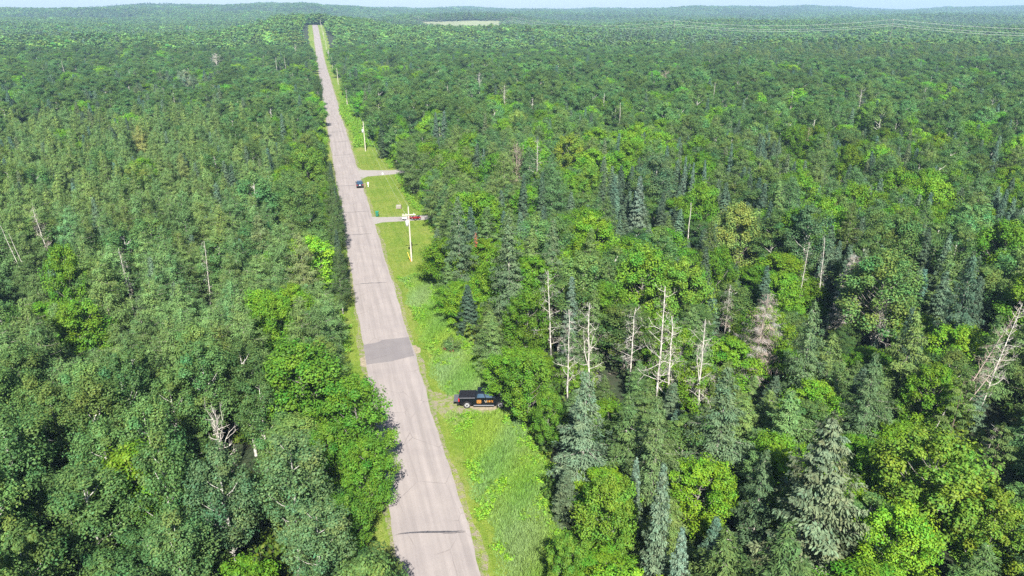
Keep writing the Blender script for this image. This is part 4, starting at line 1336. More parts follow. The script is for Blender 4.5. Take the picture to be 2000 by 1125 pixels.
def short_col(x, y):
    p = np.clip(patchy(x, y, 0.21, 0.4) * 0.5 + 0.5 + rs.normal(0, 0.2, len(x)), 0, 1)[:, None]
    ditch = np.exp(-((x - 7.6) / 0.8) ** 2)[:, None] * ((y > 125) & (y < 235))[:, None] * 0.7
    c = np.array([0.14, 0.215, 0.024]) * (1 - p) + np.array([0.215, 0.25, 0.05]) * p
    return c * (1 - ditch) + np.array([0.10, 0.18, 0.016]) * ditch


V, Q, T, c = grass_mesh(gx, gy, rs.uniform(0.06, 0.15, len(gx)), short_col, 0.5, 0.05)
tag(obj('mown_grass', raw_mesh('mown_grass', V, Q, c, [M_BLADE], T=T)), 'short mown grass of the verges and the lawn by the driveways', 'grass', kind='stuff')

# a low shrub with a dark brown foot in the middle of the grass
bx, by = ground(885, 682)
e = empty('shrub', (bx, by, 0.0), 'low rounded shrub with reddish brown foot standing alone in the tall grass', 'shrub')
(tv, tq), (lv, lq, ti) = broadleaf(np.random.RandomState(3), 1.5, 0.2, 1.35, 16, 130, 0.5, 0.11, [0.9, 1, .85, .6], inner=0.3)
o = obj('stems', raw_mesh('shrub_stems', tv, tq, mats=[M_BARK['brown']]), e)
o = obj('foliage', raw_mesh('shrub_foliage', lv, lq, ti * np.array([0.10, 0.17, 0.045]), mats=[M_LEAF]), e)
(tv, tq), (lv, lq, ti) = broadleaf(np.random.RandomState(5), 0.6, 0.05, 0.75, 8, 60, 0.3, 0.1, [0.9, 1, .85, .6], inner=0.3)
lv = lv + np.array([-0.7, -1.2, 0])
o = obj('dry_foliage', raw_mesh('shrub_dry', lv, lq, ti * np.array([0.13, 0.07, 0.03]), mats=[M_LEAF]), e)

# ------------------------------------------------------------------ things people made
def bm_obj(name, bm, mat, parent, smooth_=False, bevel=0.0, seg=2):
    if bevel:
        bmesh.ops.bevel(bm, geom=[e for e in bm.edges if e.calc_face_angle(0) > 0.5], offset=bevel, segments=seg, profile=0.6, affect='EDGES', clamp_overlap=True)
    bmesh.ops.recalc_face_normals(bm, faces=bm.faces)
    me = bpy.data.meshes.new(name)
    bm.to_mesh(me)
    bm.free()
    for m in (mat if isinstance(mat, (list, tuple)) else [mat]):
        me.materials.append(m)
    if smooth_:
        me.polygons.foreach_set('use_smooth', np.ones(len(me.polygons), bool))
    return obj(name, me, parent)


def add_box(bm, c, s, taper=(1, 1)):
    vs = []
    for dz in (-1, 1):
        k = taper if dz > 0 else (1, 1)
        for dx, dy in ((-1, -1), (1, -1), (1, 1), (-1, 1)):
            vs.append(bm.verts.new((c[0] + dx * s[0] / 2 * k[0], c[1] + dy * s[1] / 2 * k[1], c[2] + dz * s[2] / 2)))
    for f in ((3, 2, 1, 0), (4, 5, 6, 7), (0, 1, 5, 4), (1, 2, 6, 5), (2, 3, 7, 6), (3, 0, 4, 7)):
        bm.faces.new([vs[i] for i in f])
    return vs


def box(name, c, s, mat, parent, bevel=0.0, taper=(1, 1)):
    bm = bmesh.new()
    add_box(bm, c, s, taper)
    return bm_obj(name, bm, mat, parent, bevel=bevel)


def prism(name, prof, y0, y1, mat, parent, bevel=0.0):
    """A side outline (x, z) drawn across from y0 to y1."""
    bm = bmesh.new()
    a = [bm.verts.new((x, y0, z)) for x, z in prof]
    b = [bm.verts.new((x, y1, z)) for x, z in prof]
    bm.faces.new(a)
    bm.faces.new(b[::-1])
    for i in range(len(prof)):
        j = (i + 1) % len(prof)
        bm.faces.new((a[j], a[i], b[i], b[j]))
    return bm_obj(name, bm, mat, parent, bevel=bevel)


def rod(name, p0, p1, r, mat, parent, r1=None, sides=10):
    V, Q = tube([p0, p1], [r, r if r1 is None else r1], sides)
    n = sides
    me = bpy.data.meshes.new(name)
    me.from_pydata([tuple(v) for v in V], [], [tuple(q) for q in Q.tolist()] + [tuple(range(n))[::-1], tuple(range(n, 2 * n))])
    me.materials.append(mat)
    return obj(name, me, parent)


def lathe_y(name, prof, mat, parent, n=28, loc=(0, 0, 0)):
    """A profile of (radius, y) turned about the y axis."""
    V, Q = [], []
    for i in range(n):
        a = 2 * math.pi * i / n
        for r, y in prof:
            V.append((r * math.cos(a), y, r * math.sin(a)))
    m = len(prof)
    for i in range(n):
        for j in range(m - 1):
            Q.append((i * m + j, i * m + j + 1, ((i + 1) % n) * m + j + 1, ((i + 1) % n) * m + j))
    o = obj(name, raw_mesh(name, np.array(V), np.array(Q), mats=[mat], smooth_shade=False), parent)
    o.location = loc
    return o


M_BLACK = plain('black_paint', (0.005, 0.006, 0.008), 0.3, spec=0.35, coat=0.2)
M_NAVY = plain('dark_car_paint', (0.010, 0.012, 0.020), 0.2, spec=0.5, coat=0.7)
M_TRIM = plain('black_plastic', (0.015, 0.015, 0.017), 0.6)
M_COVER = plain('bed_cover_vinyl', (0.010, 0.010, 0.013), 0.8, spec=0.2)
M_GLASS = plain('glass_painted_sky', (0.025, 0.055, 0.09), 0.04, spec=0.9, coat=1.0)  # blue in the base colour stands in for reflected sky
M_TYRE = plain('tyre_rubber', (0.020, 0.019, 0.018), 0.85)
M_ALLOY = plain('alloy', (0.6, 0.6, 0.6), 0.45, metal=0.3)
M_STEEL = plain('brushed_steel', (0.24, 0.24, 0.25), 0.4, metal=0.6)
M_REDL = plain('red_lens', (0.45, 0.012, 0.012), 0.2)
M_WHITE = plain('white_paint', (0.72, 0.72, 0.70), 0.5)
M_ORANGE = plain('orange_vinyl', (0.38, 0.165, 0.03), 0.45)
M_PALE = plain('pale_vinyl', (0.34, 0.27, 0.2), 0.45)
M_RED = plain('red_paint', (0.24, 0.012, 0.016), 0.3, coat=0.4)
M_BIN = plain('green_plastic', (0.012, 0.13, 0.075), 0.45)
M_BIN2 = plain('light_green_plastic', (0.02, 0.22, 0.13), 0.4)
M_POLE = plain('weathered_pole', (0.47, 0.43, 0.345), 0.85, noise=0.2, nscale=2)
M_GREYT = plain('transformer_grey', (0.55, 0.55, 0.55), 0.45)
M_CERAM = plain('insulator', (0.55, 0.52, 0.48), 0.3)
M_WIRE = plain('aluminium_wire', (0.5, 0.52, 0.46), 0.45)
M_YEL = plain('yellow_sleeve', (0.75, 0.55, 0.08), 0.5)
M_ORG = plain('orange_sleeve', (0.75, 0.22, 0.02), 0.5)
M_WOODL = plain('pale_planks', (0.34, 0.30, 0.27), 0.8, noise=0.2, nscale=6)
M_WOODB = plain('brown_planks', (0.22, 0.13, 0.08), 0.8, noise=0.2, nscale=6)


def wheel(parent, x, y, r, w, out, rim_r=0.62):
    t = lathe_y('wheel', [(0.02, -w / 2), (r * .25, -w / 2 + .01), (r * .25, w / 2 - .01), (0.02, w / 2)], M_TRIM, parent, 16, (x, y, r))
    lathe_y('tyre', [(r * rim_r, -w / 2 + .02), (r * .93, -w / 2), (r, -w / 2 + .05), (r, w / 2 - .05), (r * .93, w / 2), (r * rim_r, w / 2 - .02), (r * rim_r, -w / 2 + .02)], M_TYRE, t)
    bm = bmesh.new()
    yo = out * (w / 2 - 0.03)
    n = 24
    ring = [(bm.verts.new((r * rim_r * math.cos(2 * math.pi * i / n), yo, r * rim_r * math.sin(2 * math.pi * i / n))), bm.verts.new((r * rim_r * .84 * math.cos(2 * math.pi * i / n), yo + out * .012, r * rim_r * .84 * math.sin(2 * math.pi * i / n)))) for i in range(n)]
    for i in range(n):
        a, b = ring[i], ring[(i + 1) % n]
        bm.faces.new((a[0], b[0], b[1], a[1]))
    for i in range(6):
        an = 2 * math.pi * i / 6
        u, v = Vector((math.cos(an), 0, math.sin(an))), Vector((-math.sin(an), 0, math.cos(an)))
        hw = r * 0.09
        q = [u * 0.0 - v * hw, u * r * rim_r * .88 - v * hw, u * r * rim_r * .88 + v * hw, u * 0.0 + v * hw]
        a = [bm.verts.new((p.x, yo + out * 0.004, p.z)) for p in q]
        b = [bm.verts.new((p.x, yo - out * 0.03, p.z)) for p in q]
        bm.faces.new(a)
        for k in range(4):
            bm.faces.new((a[k], a[(k + 1) % 4], b[(k + 1) % 4], b[k]))
    bm_obj('rim', bm, M_ALLOY, t)
    return t


def arc(cx, r, a0, a1, n, zc):
    return [(cx + r * math.cos(math.radians(a0 + (a1 - a0) * i / n)), zc + r * math.sin(math.radians(a0 + (a1 - a0) * i / n))) for i in range(n + 1)]


def cabin(parent, mat, xb0, xb1, xt0, xt1, zb, zt, wb, wt, windows, ws=True):
    """Greenhouse: a tapered cab with glass laid 4 mm proud of it. windows: [(from, to)] along the side as fractions."""
    bm = bmesh.new()
    P = {}
    for sy in (-1, 1):
        for k, x, z, w in (('rb', xb0, zb, wb), ('fb', xb1, zb, wb), ('ft', xt1, zt, wt), ('rt', xt0, zt, wt)):
            P[k, sy] = Vector((x, sy * w, z))
    vs = {k: bm.verts.new(v) for k, v in P.items()}
    for sy in (-1, 1):
        bm.faces.new([vs[k, sy] for k in ('rb', 'fb', 'ft', 'rt')][::sy])
    for a, b in (('rb', 'fb'), ('fb', 'ft'), ('ft', 'rt'), ('rt', 'rb')):
        bm.faces.new((vs[a, -1], vs[b, -1], vs[b, 1], vs[a, 1]))
    bm_obj('cab', bm, mat, parent, bevel=0.06)

    def pane(name, a, b, c, d, nrm):
        nrm = Vector(nrm).normalized()
        bm = bmesh.new()
        o = [bm.verts.new(p + nrm * 0.006) for p in (a, b, c, d)]
        i = [bm.verts.new(p - nrm * 0.02) for p in (a, b, c, d)]
        bm.faces.new(o)
        for k in range(4):
            bm.faces.new((o[k], o[(k + 1) % 4], i[(k + 1) % 4], i[k]))
        bm_obj(name, bm, M_GLASS, parent)

    for sy in (-1, 1):
        n = (P['fb', sy] - P['rb', sy]).cross(P['rt', sy] - P['rb', sy]) * (-sy if True else 1)
        if n.y * sy < 0:
            n = -n
        for f0, f1 in windows:
            lo, hi = 0.12, 0.86

            def at(f, h):
                return P['rb', sy].lerp(P['fb', sy], f).lerp(P['rt', sy].lerp(P['ft', sy], f), h)
            pane('side_window', at(f0, lo), at(f1, lo), at(f1, hi), at(f0, hi), n)
    for nm, a, b in (('windshield', 'fb', 'ft'), ('rear_window', 'rb', 'rt')):
        def at2(s_, h):
            return P[a, -1].lerp(P[a, 1], s_).lerp(P[b, -1].lerp(P[b, 1], s_), h)
        n = (P[a, 1] - P[a, -1]).cross(P[b, -1] - P[a, -1])
        if n.z < 0:
            n = -n
        pane(nm, at2(.07, .12), at2(.93, .12), at2(.92, .9), at2(.08, .9), n)


# ---- the pickup, tailgate down, nose in the trees
ra, fa = Vector(ground(912, 797.5)), Vector(ground(977.5, 797.5))
dirv = (fa - ra).normalized()
nrm2 = Vector((-dirv.y, dirv.x))
mid = (ra + fa) / 2 + nrm2 * 0.93
WB = min(4.0, max(3.6, (fa - ra).length)) / 2
tr = empty('pickup_truck', (mid.x, mid.y, 0.03), 'black crew cab pickup with its tailgate down, parked nose-first in the trees', 'pickup truck', rotz=math.atan2(dirv.y, dirv.x))
zc = 0.42
prof = [(-2.98, .62), (-3.0, 1.30), (-2.9, 1.36), (-0.95, 1.38), (1.30, 1.38), (1.55, 1.33), (2.75, 1.24), (2.98, 1.08), (3.0, .60)]
prof += [(WB + .56, .50)] + arc(WB, .53, 15, 165, 9, zc) + [(WB - .56, .46), (-WB + .56, .46)] + arc(-WB, .53, 15, 165, 9, zc) + [(-WB - .56, .50)]
prism('body', prof, -1.0, 1.0, M_BLACK, tr, bevel=0.035)
cabin(tr, M_BLACK, -0.98, 1.50, -0.72, 0.62, 1.36, 1.95, 0.96, 0.76, [(0.06, 0.48), (0.54, 0.93)])
bm = bmesh.new()
for k in range(3):
    add_box(bm, (-2.55 + k * 0.615, 0, 1.405), (0.605, 1.80, 0.05))
bm_obj('tonneau_cover', bm, M_COVER, tr, bevel=0.012)
box('tailgate', (-3.33, 0, 0.86), (0.60, 1.62, 0.07), plain('tailgate_liner', (0.09, 0.09, 0.10), 0.6), tr, 0.015)
bm = bmesh.new()
add_box(bm, (-3.10, 0, 0.60), (0.2, 1.9, 0.2))
bm_obj('rear_bumper', bm, M_TRIM, tr, bevel=0.04)
box('front_bumper', (3.06, 0, 0.62), (0.18, 1.96, 0.28), M_TRIM, tr, 0.05)
box('bed_shade_panel', (-3.003, 0, 1.10), (0.012, 1.58, 0.42), M_TRIM, tr)  # dark panel painted in for the shaded hollow of the open bed
for sy in (-1, 1):
    rod('bed_rail', (-2.9, sy * 0.955, 1.375), (-1.02, sy * 0.955, 1.395), 0.035, M_STEEL if sy < 0 else M_TRIM, tr)
    box('tail_light', (-2.965, sy * .93, 1.12), (0.12, 0.17, 0.40), M_REDL, tr, 0.02)
    box('headlight', (2.93, sy * .8, 0.98), (0.16, 0.36, 0.2), M_WHITE, tr, 0.02)
    rod('running_board', (-1.2, sy * 1.06, .43), (1.25, sy * 1.06, .43), 0.062, M_STEEL, tr)
    box('side_mirror', (1.12, sy * 1.16, 1.46), (0.12, 0.26, 0.24), M_BLACK, tr, 0.03)
    for xh in (-0.55, 0.45):
        box('door_handle', (xh, sy * 1.012, 1.20), (0.22, 0.03, 0.04), M_TRIM, tr)
    for xw in (-WB, WB):
        wheel(tr, xw, sy * 0.90, 0.42, 0.27, sy, 0.66)
        bm = bmesh.new()
        pts_ = arc(xw, .545, 8, 172, 12, zc)
        pin = arc(xw, .485, 8, 172, 12, zc)
        vo = [bm.verts.new((x, sy * 1.03, z)) for x, z in pts_]
        vi = [bm.verts.new((x, sy * 1.03, z)) for x, z in pin]
        wo = [bm.verts.new((x, sy * 0.97, z)) for x, z in pts_]
        for k in range(12):
            bm.faces.new((vo[k], vo[k + 1], vi[k + 1], vi[k]))
            bm.faces.new((vo[k], wo[k], wo[k + 1], vo[k + 1]))
        bm_obj('fender_flare', bm, M_TRIM, tr)


def decal(name, polys, mat, label=None):
    bm = bmesh.new()
    for P_ in polys:
        a = [bm.verts.new((x, -1.004, z)) for x, z in P_]
        b = [bm.verts.new((x, -1.012, z)) for x, z in P_]
        bm.faces.new(b)
        for k in range(len(P_)):
            j = (k + 1) % len(P_)
            bm.faces.new((a[k], a[j], b[j], b[k]))
    o = bm_obj(name, bm, mat, tr)
    if label:
        o['label'] = label
    return o


rr_ = lambda x0, x1, z0, z1, c=0.06: [(x0 + c, z0), (x1 - c, z0), (x1, z0 + c), (x1, z1 - c), (x1 - c, z1), (x0 + c, z1), (x0, z1 - c), (x0, z0 + c)]
decal('door_emblem', [rr_(-0.82, -0.28, 0.70, 1.16)], M_ORANGE, 'orange square emblem on the rear door')
bm = bmesh.new()
for (x0, x1, z0, z1) in ((-0.74, -0.64, 0.98, 1.06), (-0.50, -0.42, 0.98, 1.07), (-0.70, -0.58, 0.80, 0.90), (-0.46, -0.36, 0.78, 0.86)):
    add_box(bm, ((x0 + x1) / 2, -1.014, (z0 + z1) / 2), (x1 - x0, 0.006, z1 - z0))
bm_obj('emblem_mark', bm, M_TRIM, tr)
decal('door_lettering', [[(0.08, 1.12), (0.16, 1.12), (0.30, 0.80), (0.22, 0.80)], [(0.30, 1.12), (0.37, 1.12), (0.37, 0.82), (0.30, 0.82)]], M_PALE)
decal('door_lettering', [[(0.46, 1.12), (0.54, 1.12), (0.54, 0.82), (0.46, 0.82)], [(0.62, 1.10), (0.82, 1.10), (0.82, 0.86), (0.62, 0.86)], [(0.90, 1.13), (1.00, 1.13), (1.17, 0.84), (1.07, 0.84)], [(1.08, 1.13), (1.18, 1.13), (1.02, 0.86), (0.92, 0.86)]], M_ORANGE)

# ---- the dark car stopped on the road
cx1, cy1 = ground(703.5, 368.3)
car = empty('parked_car', (cx1, cy1 + 2.3, 0.06), 'dark blue-black car stopped at the road edge beside the people', 'car', rotz=math.radians(90))
prof = [(-2.25, .45), (-2.33, .75), (-2.25, 1.02), (-1.9, 1.06), (0.95, 1.04), (1.9, 0.93), (2.2, 0.76), (2.25, .42), (1.85, .36)] + arc(1.4, .40, 10, 170, 8, .33) + [(0.95, .30), (-0.95, .30)] + arc(-1.4, .40, 10, 170, 8, .33) + [(-1.85, .36)]
prism('body', prof, -0.91, 0.91, M_NAVY, car, bevel=0.07)
cabin(car, M_NAVY, -2.12, 1.05, -1.45, 0.15, 1.03, 1.58, 0.86, 0.66, [(0.18, 0.52), (0.56, 0.90)])
box('bumper', (-2.33, 0, 0.55), (0.12, 1.74, 0.26), M_TRIM, car, 0.04)
box('licence_plate', (-2.338, 0, 0.88), (0.02, 0.42, 0.20), M_WHITE, car)
for sy in (-1, 1):
    box('tail_light', (-2.27, sy * .74, 0.90), (0.10, 0.30, 0.14), M_REDL, car, 0.02)
    box('headlight', (2.17, sy * .66, 0.76), (0.12, 0.34, 0.13), M_WHITE, car, 0.02)
    box('side_mirror', (0.72, sy * 1.0, 1.12), (0.14, 0.22, 0.15), M_NAVY, car, 0.03)
    for xw in (-1.4, 1.4):
        wheel(car, xw, sy * 0.80, 0.33, 0.22, sy)


# ---- people on the grass beside the car
def skinned(name, verts, edges, radii, mat, parent, sub=2):
    me = bpy.data.meshes.new(name)
    me.from_pydata(verts, edges, [])
    me.materials.append(mat)
    o = obj(name, me, parent)
    md = o.modifiers.new('skin', 'SKIN')
    md.use_smooth_shade = True
    sv = me.skin_vertices[0].data
    for i, r in enumerate(radii):
        sv[i].radius = (r, r) if not isinstance(r, tuple) else r
        sv[i].use_root = i == 0
    sb = o.modifiers.new('sub', 'SUBSURF')
    sb.levels = sb.render_levels = sub
    return o


M_SKIN = plain('skin', (0.45, 0.28, 0.20), 0.6)
M_HAIR = plain('brown_hair', (0.05, 0.035, 0.025), 0.7)
M_SHOE = plain('dark_shoes', (0.03, 0.03, 0.035), 0.7)


def person(x, y, rotz, label, shirt, legs, hairm, stride=0.12, H=1.0, long_legs=True):
    p = empty('person', (x, y, 0.03), label, 'person', rotz=rotz)
    p.scale = (H, H, H)
    V = [(0, 0, .95), (0, .01, 1.12), (0, .0, 1.36), (0, 0, 1.48), (0, .02, 1.56), (0, .015, 1.66)]
    E_ = [(0, 1), (1, 2), (2, 3), (3, 4), (4, 5)]
    Rr = [(.15, .11), (.135, .10), (.15, .10), .055, .075, .085]
    for s_, st in ((-1, stride), (1, -stride)):
        b = len(V)
        V += [(s_ * .10, 0, .90), (s_ * .105, st * .7 + .03, .50), (s_ * .105, st - .02, .09), (s_ * .11, st + .14, .045)]
        E_ += [(0, b), (b, b + 1), (b + 1, b + 2), (b + 2, b + 3)]
        Rr += [.09, .06, .042, .035]
        b = len(V)
        V += [(s_ * .20, 0, 1.40), (s_ * .25, -.02, 1.13), (s_ * .25, .10 - st * .4, .90), (s_ * .25, .13 - st * .4, .84)]
        E_ += [(2, b), (b, b + 1), (b + 1, b + 2), (b + 2, b + 3)]
        Rr += [.055, .042, .03, .032]
        w = b + 3
        wx_, wy_, wz_ = V[w]
        for k in range(4):
            f = len(V)
            dx = (k - 1.5) * 0.018
            V += [(wx_ + dx, wy_ + .012, wz_ - .05), (wx_ + dx, wy_ + .005, wz_ - .085 + abs(k - 1.4) * .006)]
            E_ += [(w, f), (f, f + 1)]
            Rr += [.009, .008]
        f = len(V)
        V += [(wx_ - s_ * .035, wy_ + .03, wz_ - .02), (wx_ - s_ * .04, wy_ + .045, wz_ - .05)]
        E_ += [(w, f), (f, f + 1)]
        Rr += [.010, .008]
    skinned('body', V, E_, Rr, M_SKIN, p)
    sh = [(0, 0, .93), (0, .01, 1.12), (0, 0, 1.36), (0, 0, 1.445), (.20, 0, 1.405), (.25, -.02, 1.16), (-.20, 0, 1.405), (-.25, -.02, 1.16)]
    skinned('shirt', sh, [(0, 1), (1, 2), (2, 3), (2, 4), (4, 5), (2, 6), (6, 7)], [(.175, .135), (.16, .125), (.175, .125), .075, .075, .065, .075, .065], shirt, p)
    lv = [(0, 0, .95)]
    le, lr = [], [(.165, .125)]
    for s_, st in ((-1, stride), (1, -stride)):
        b = len(lv)
        zz = .12 if long_legs else .52
        lv += [(s_ * .10, 0, .88), (s_ * .105, st * .7 + .03, .52)] + ([(s_ * .105, st - .02, .12)] if long_legs else [])
        le += [(0, b), (b, b + 1)] + ([(b + 1, b + 2)] if long_legs else [])
        lr += [.105, .08] + ([.065] if long_legs else [])
    skinned('trousers', lv, le, lr, legs, p)
    for s_, st in ((-1, stride), (1, -stride)):
        skinned('shoe', [(s_ * .108, st - .05, .05), (s_ * .11, st + .15, .045)], [(0, 1)], [.055, .048], M_SHOE, p)
    skinned('hair', [(0, -.01, 1.70), (0, -.035, 1.64)], [(0, 1)], [.088, .08], hairm, p)
    bm = bmesh.new()
    for s_ in (-1, 1):
        add_box(bm, (s_ * .032, .098, 1.655), (.022, .012, .012))
    bm_obj('eyes', bm, M_SHOE, p)
    box('nose', (0, .108, 1.63), (.025, .03, .04), M_SKIN, p, 0.006)
    box('mouth', (0, .094, 1.585), (.05, .012, .012), M_REDL, p)
    for s_ in (-1, 1):
        box('ear', (s_ * .09, .01, 1.64), (.02, .04, .06), M_SKIN, p, 0.006)
    return p


px1, py1 = ground(719.3, 366.5)
person(px1, py1, math.radians(-25), 'person in a loose white shirt and pale trousers standing in the grass by the car', plain('white_shirt', (0.78, 0.78, 0.72), 0.8), plain('pale_trousers', (0.55, 0.58, 0.50), 0.8), M_WHITE, H=0.98)
px2, py2 = ground(713.6, 367.6)
person(px2, py2, math.radians(60), 'slim person in tan clothes close to the corner of the car', plain('tan_shirt', (0.36, 0.27, 0.19), 0.8), plain('tan_shorts', (0.40, 0.31, 0.23), 0.8), M_HAIR, 0.16, 0.86, False)

# ---- wheelie bin
bx1, by1 = ground(737, 423)
b_ = empty('trash_bin', (bx1, by1, 0.03), 'dark green wheeled bin at the corner of the gravel driveway', 'trash bin', rotz=math.radians(-10))
box('bin_body', (0, 0, 0.62), (0.58, 0.66, 1.0), M_BIN, b_, 0.03, (1.18, 1.15))
box('lid', (0, 0.0, 1.16), (0.74, 0.82, 0.09), M_BIN2, b_, 0.035)
rod('handle', (-.3, .44, 1.1), (.3, .44, 1.1), 0.022, M_BIN, b_)
for s_ in (-1, 1):
    w_ = rod('wheel', (s_ * .24, .30, .13), (s_ * .34, .30, .13), 0.13, M_TYRE, b_, sides=16)

# ---- pale slatted crate on the lawn
kx, ky = ground(780, 407.5)
k_ = empty('slatted_crate', (kx, ky, 0.03), 'pale slatted crate with a brown end left on the lawn above the driveway', 'crate', rotz=math.radians(-14))
bm = bmesh.new()
for i in range(5):
    add_box(bm, (-0.1, -0.42 + i * 0.21, 0.80), (1.05, 0.13, 0.05))
bm_obj('top_slats', bm, M_WOODL, k_)
bm = bmesh.new()
for i in range(3):
    add_box(bm, (-0.1, -0.52, 0.22 + i * 0.22), (1.05, 0.04, 0.12))
bm_obj('side_slats', bm, M_WOODL, k_)
box('end_panel', (0.46, 0, 0.42), (0.06, 1.04, 0.80), M_WOODB, k_, 0.01)
box('end_panel', (-0.66, 0, 0.42), (0.06, 1.04, 0.80), M_WOODL, k_, 0.01)
box('floor_board', (-0.1, 0, 0.10), (1.05, 1.0, 0.05), M_WOODB, k_)


# ---- red machines and a white cart by the pole
def rider(name, px, py, rot, label, cat, big):
    x, y = ground(px, py)
    t = empty(name, (x, y, 0.04), label, cat, rotz=rot)
    q = 0.95 if big else 0.85
    t.scale = (q, q, q)
    prism('hood', [(.15, .45), (.15, .88), (.55, .86), (.95, .72), (1.0, .45)], -.30, .30, M_RED, t, 0.05)
    prism('rear_fender', [(-.75, .45), (-.78, .62), (-.6, .72), (-.05, .70), (.0, .45)], -.48, .48, M_RED, t, 0.05)
    prism('seat', [(-.55, .72), (-.62, 1.08), (-.52, 1.10), (-.42, .84), (-.10, .82), (-.10, .72)], -.24, .24, M_TRIM, t, 0.03)
    box('frame', (.1, 0, .36), (1.5, .46, .14), M_TRIM, t, 0.02)
    rod('steering_column', (.22, 0, .82), (.02, 0, 1.08), .025, M_TRIM, t)
    o = lathe_y('steering_wheel', [(.15, -.015), (.18, -.015), (.18, .015), (.15, .015), (.15, -.015)], M_TRIM, t, 18, (.02, 0, 1.09))
    o.rotation_euler = (math.radians(90), 0.5, 0)
    for xw, r in ((-.45, .27), (.72, .2 if not big else .27)):
        for s_ in (-1, 1):
            wheel(t, xw, s_ * .40, r, .2, s_, 0.5)
    return t


rider('lawn_tractor', 803.5, 429, math.radians(160), 'small red ride-on mower on the gravel just beyond the crossarm pole', 'mower', False)
rider('quad_bike', 815, 429.5, math.radians(200), 'darker red quad bike half under the tree branches behind the pole', 'quad bike', True)
x, y = ground(790, 430)
c_ = empty('utility_cart', (x, y, 0.04), 'small white cart with black wheels on the gravel behind the pole', 'cart', rotz=math.radians(170))
prism('tub', [(-.4, .35), (-.5, .7), (.5, .7), (.4, .35)], -.34, .34, plain('faded_white', (0.5, 0.46, 0.46), 0.6), c_, 0.03)
rod('drawbar', (.5, 0, .35), (1.15, 0, .28), .03, M_TRIM, c_)
for s_ in (-1, 1):
    wheel(c_, -.1, s_ * .42, .22, .14, s_, 0.5)
x, y = ground(747.5, 341.5)
u_ = empty('bucket', (x, y, 0.04), 'small white bucket standing at the edge of the farther driveway', 'bucket')
V, Q = tube([(0, 0, 0), (0, 0, .5)], [.2, .26], 16)
obj('pail', raw_mesh('pail', V, Q, mats=[M_WHITE]), u_)
rod('lid', (0, 0, .5), (0, 0, .54), .275, M_WHITE, u_, sides=16)


# ---- utility poles along the road
def utility_pole(x, y, H, label, arm=0, can=False, marker=False):
    z = float(hz(x, y))
    p = empty('utility_pole', (x, y, z - 0.1), label, 'utility pole', 'utility poles along the road')
    rod('post', (0, 0, 0), (-0.12, 0, H), 0.16 if y < 300 else 0.19, M_POLE, p, 0.11, 12)
    if arm:
        box('crossarm', (-0.1 + (arm == 2) * -0.7, -0.18, H - 1.35), (2.5, 0.13, 0.16), M_POLE, p, 0.015)
        for k in (-1.05, -0.5, 0.95):
            rod('insulator', (k - 0.1 + (arm == 2) * -0.7, -0.18, H - 1.27), (k - 0.1 + (arm == 2) * -0.7, -0.18, H - 1.0), 0.06, M_CERAM, p, 0.04)
    rod('top_pin', (-0.12, 0, H), (-0.12, 0, H + 0.3), 0.06, M_CERAM, p, 0.04)
    if can:
        V, Q = tube([(0, 0, 0), (0, 0, .05), (0, 0, 1.0), (0, 0, 1.06), (0, 0, 1.1)], [.05, .29, .29, .24, .02], 18)
        t = obj('transformer', raw_mesh('transformer', V, Q, mats=[M_GREYT]), p)
        t.location = (-0.48, -0.15, H - 3.5)
        for k in (-.1, .1):
            rod('bushing', (k, 0, 1.05), (k, 0, 1.3), .04, M_CERAM, t)
        rod('bracket', (-0.2, -0.08, H - 3.0), (-0.05, 0, H - 3.0), 0.06, M_TRIM, p)
    if can:
        rod('cutout', (-0.55, -0.1, H - 2.1), (-0.45, -0.1, H - 1.7), 0.06, M_GREYT, p)
    if marker:
        o = rod('guy_guard', (-0.35, -0.2, 0.75), (-0.7, 0.1, 1.9), 0.045, M_YEL, p)
        o['label'] = 'yellow upper sleeve of the guy wire'
        o = rod('guy_guard', (-0.17, -0.3, 0.15), (-0.35, -0.2, 0.75), 0.055, M_ORG, p)
        o['label'] = 'orange lower sleeve of the guy wire'
    return (x - 0.12, y, z - 0.1 + H + 0.3)


tops = []
plx, ply = ground(804, 510)
tops.append(utility_pole(plx, ply, 10.6, 'nearest pale utility pole with a crossarm and transformer, beside the near driveway', 1, True, True))
plx, ply = ground(714, 295.5)
tops.append(utility_pole(plx, ply, 9.8, 'second utility pole, no crossarm, with a transformer can near its top', 0, True))
WORDS = ['third', 'fourth', 'fifth', 'sixth', 'seventh', 'eighth', 'ninth', 'tenth']
for k, yy in enumerate((364, 481, 592, 690, 775, 860, 940, 1010)):
    tops.append(utility_pole(7.6 - 0.0006 * yy, yy, 9.8, '%s utility pole from the front in the line up the road%s' % (WORDS[k], ', with a crossarm' if k == 3 else ''), 2 if k == 3 else 0, k in (3, 5)))


def wire(name, pts_, r, label, cat, group, sag, seg=14):
    out = []
    for a, b in zip(pts_[:-1], pts_[1:]):
        a, b = Vector(a), Vector(b)
        s_ = sag * ((b - a).length / 117.0) ** 2
        for i in range(seg):
            t = i / seg
            q = a.lerp(b, t)
            out.append((q.x, q.y, q.z - 4 * s_ * t * (1 - t)))
    out.append(tuple(pts_[-1]))
    V, Q = tube(out, r, 5)
    return tag(obj(name, raw_mesh(name, V, Q, mats=[M_WIRE])), label, cat, group)


first = (tops[0][0] + 1.0, tops[0][1] - 110, tops[0][2])
M_POLE_WIRES = [(0, 0, 'upper wire strung pole to pole along the road'), (-0.1, -2.4, 'lower wire strung pole to pole along the road')]
for dx, dz, lab in M_POLE_WIRES:
    wire('road_wire', [(p[0] + dx, p[1], p[2] + dz) for p in tops], 0.012, lab, 'wire', None, 1.2)


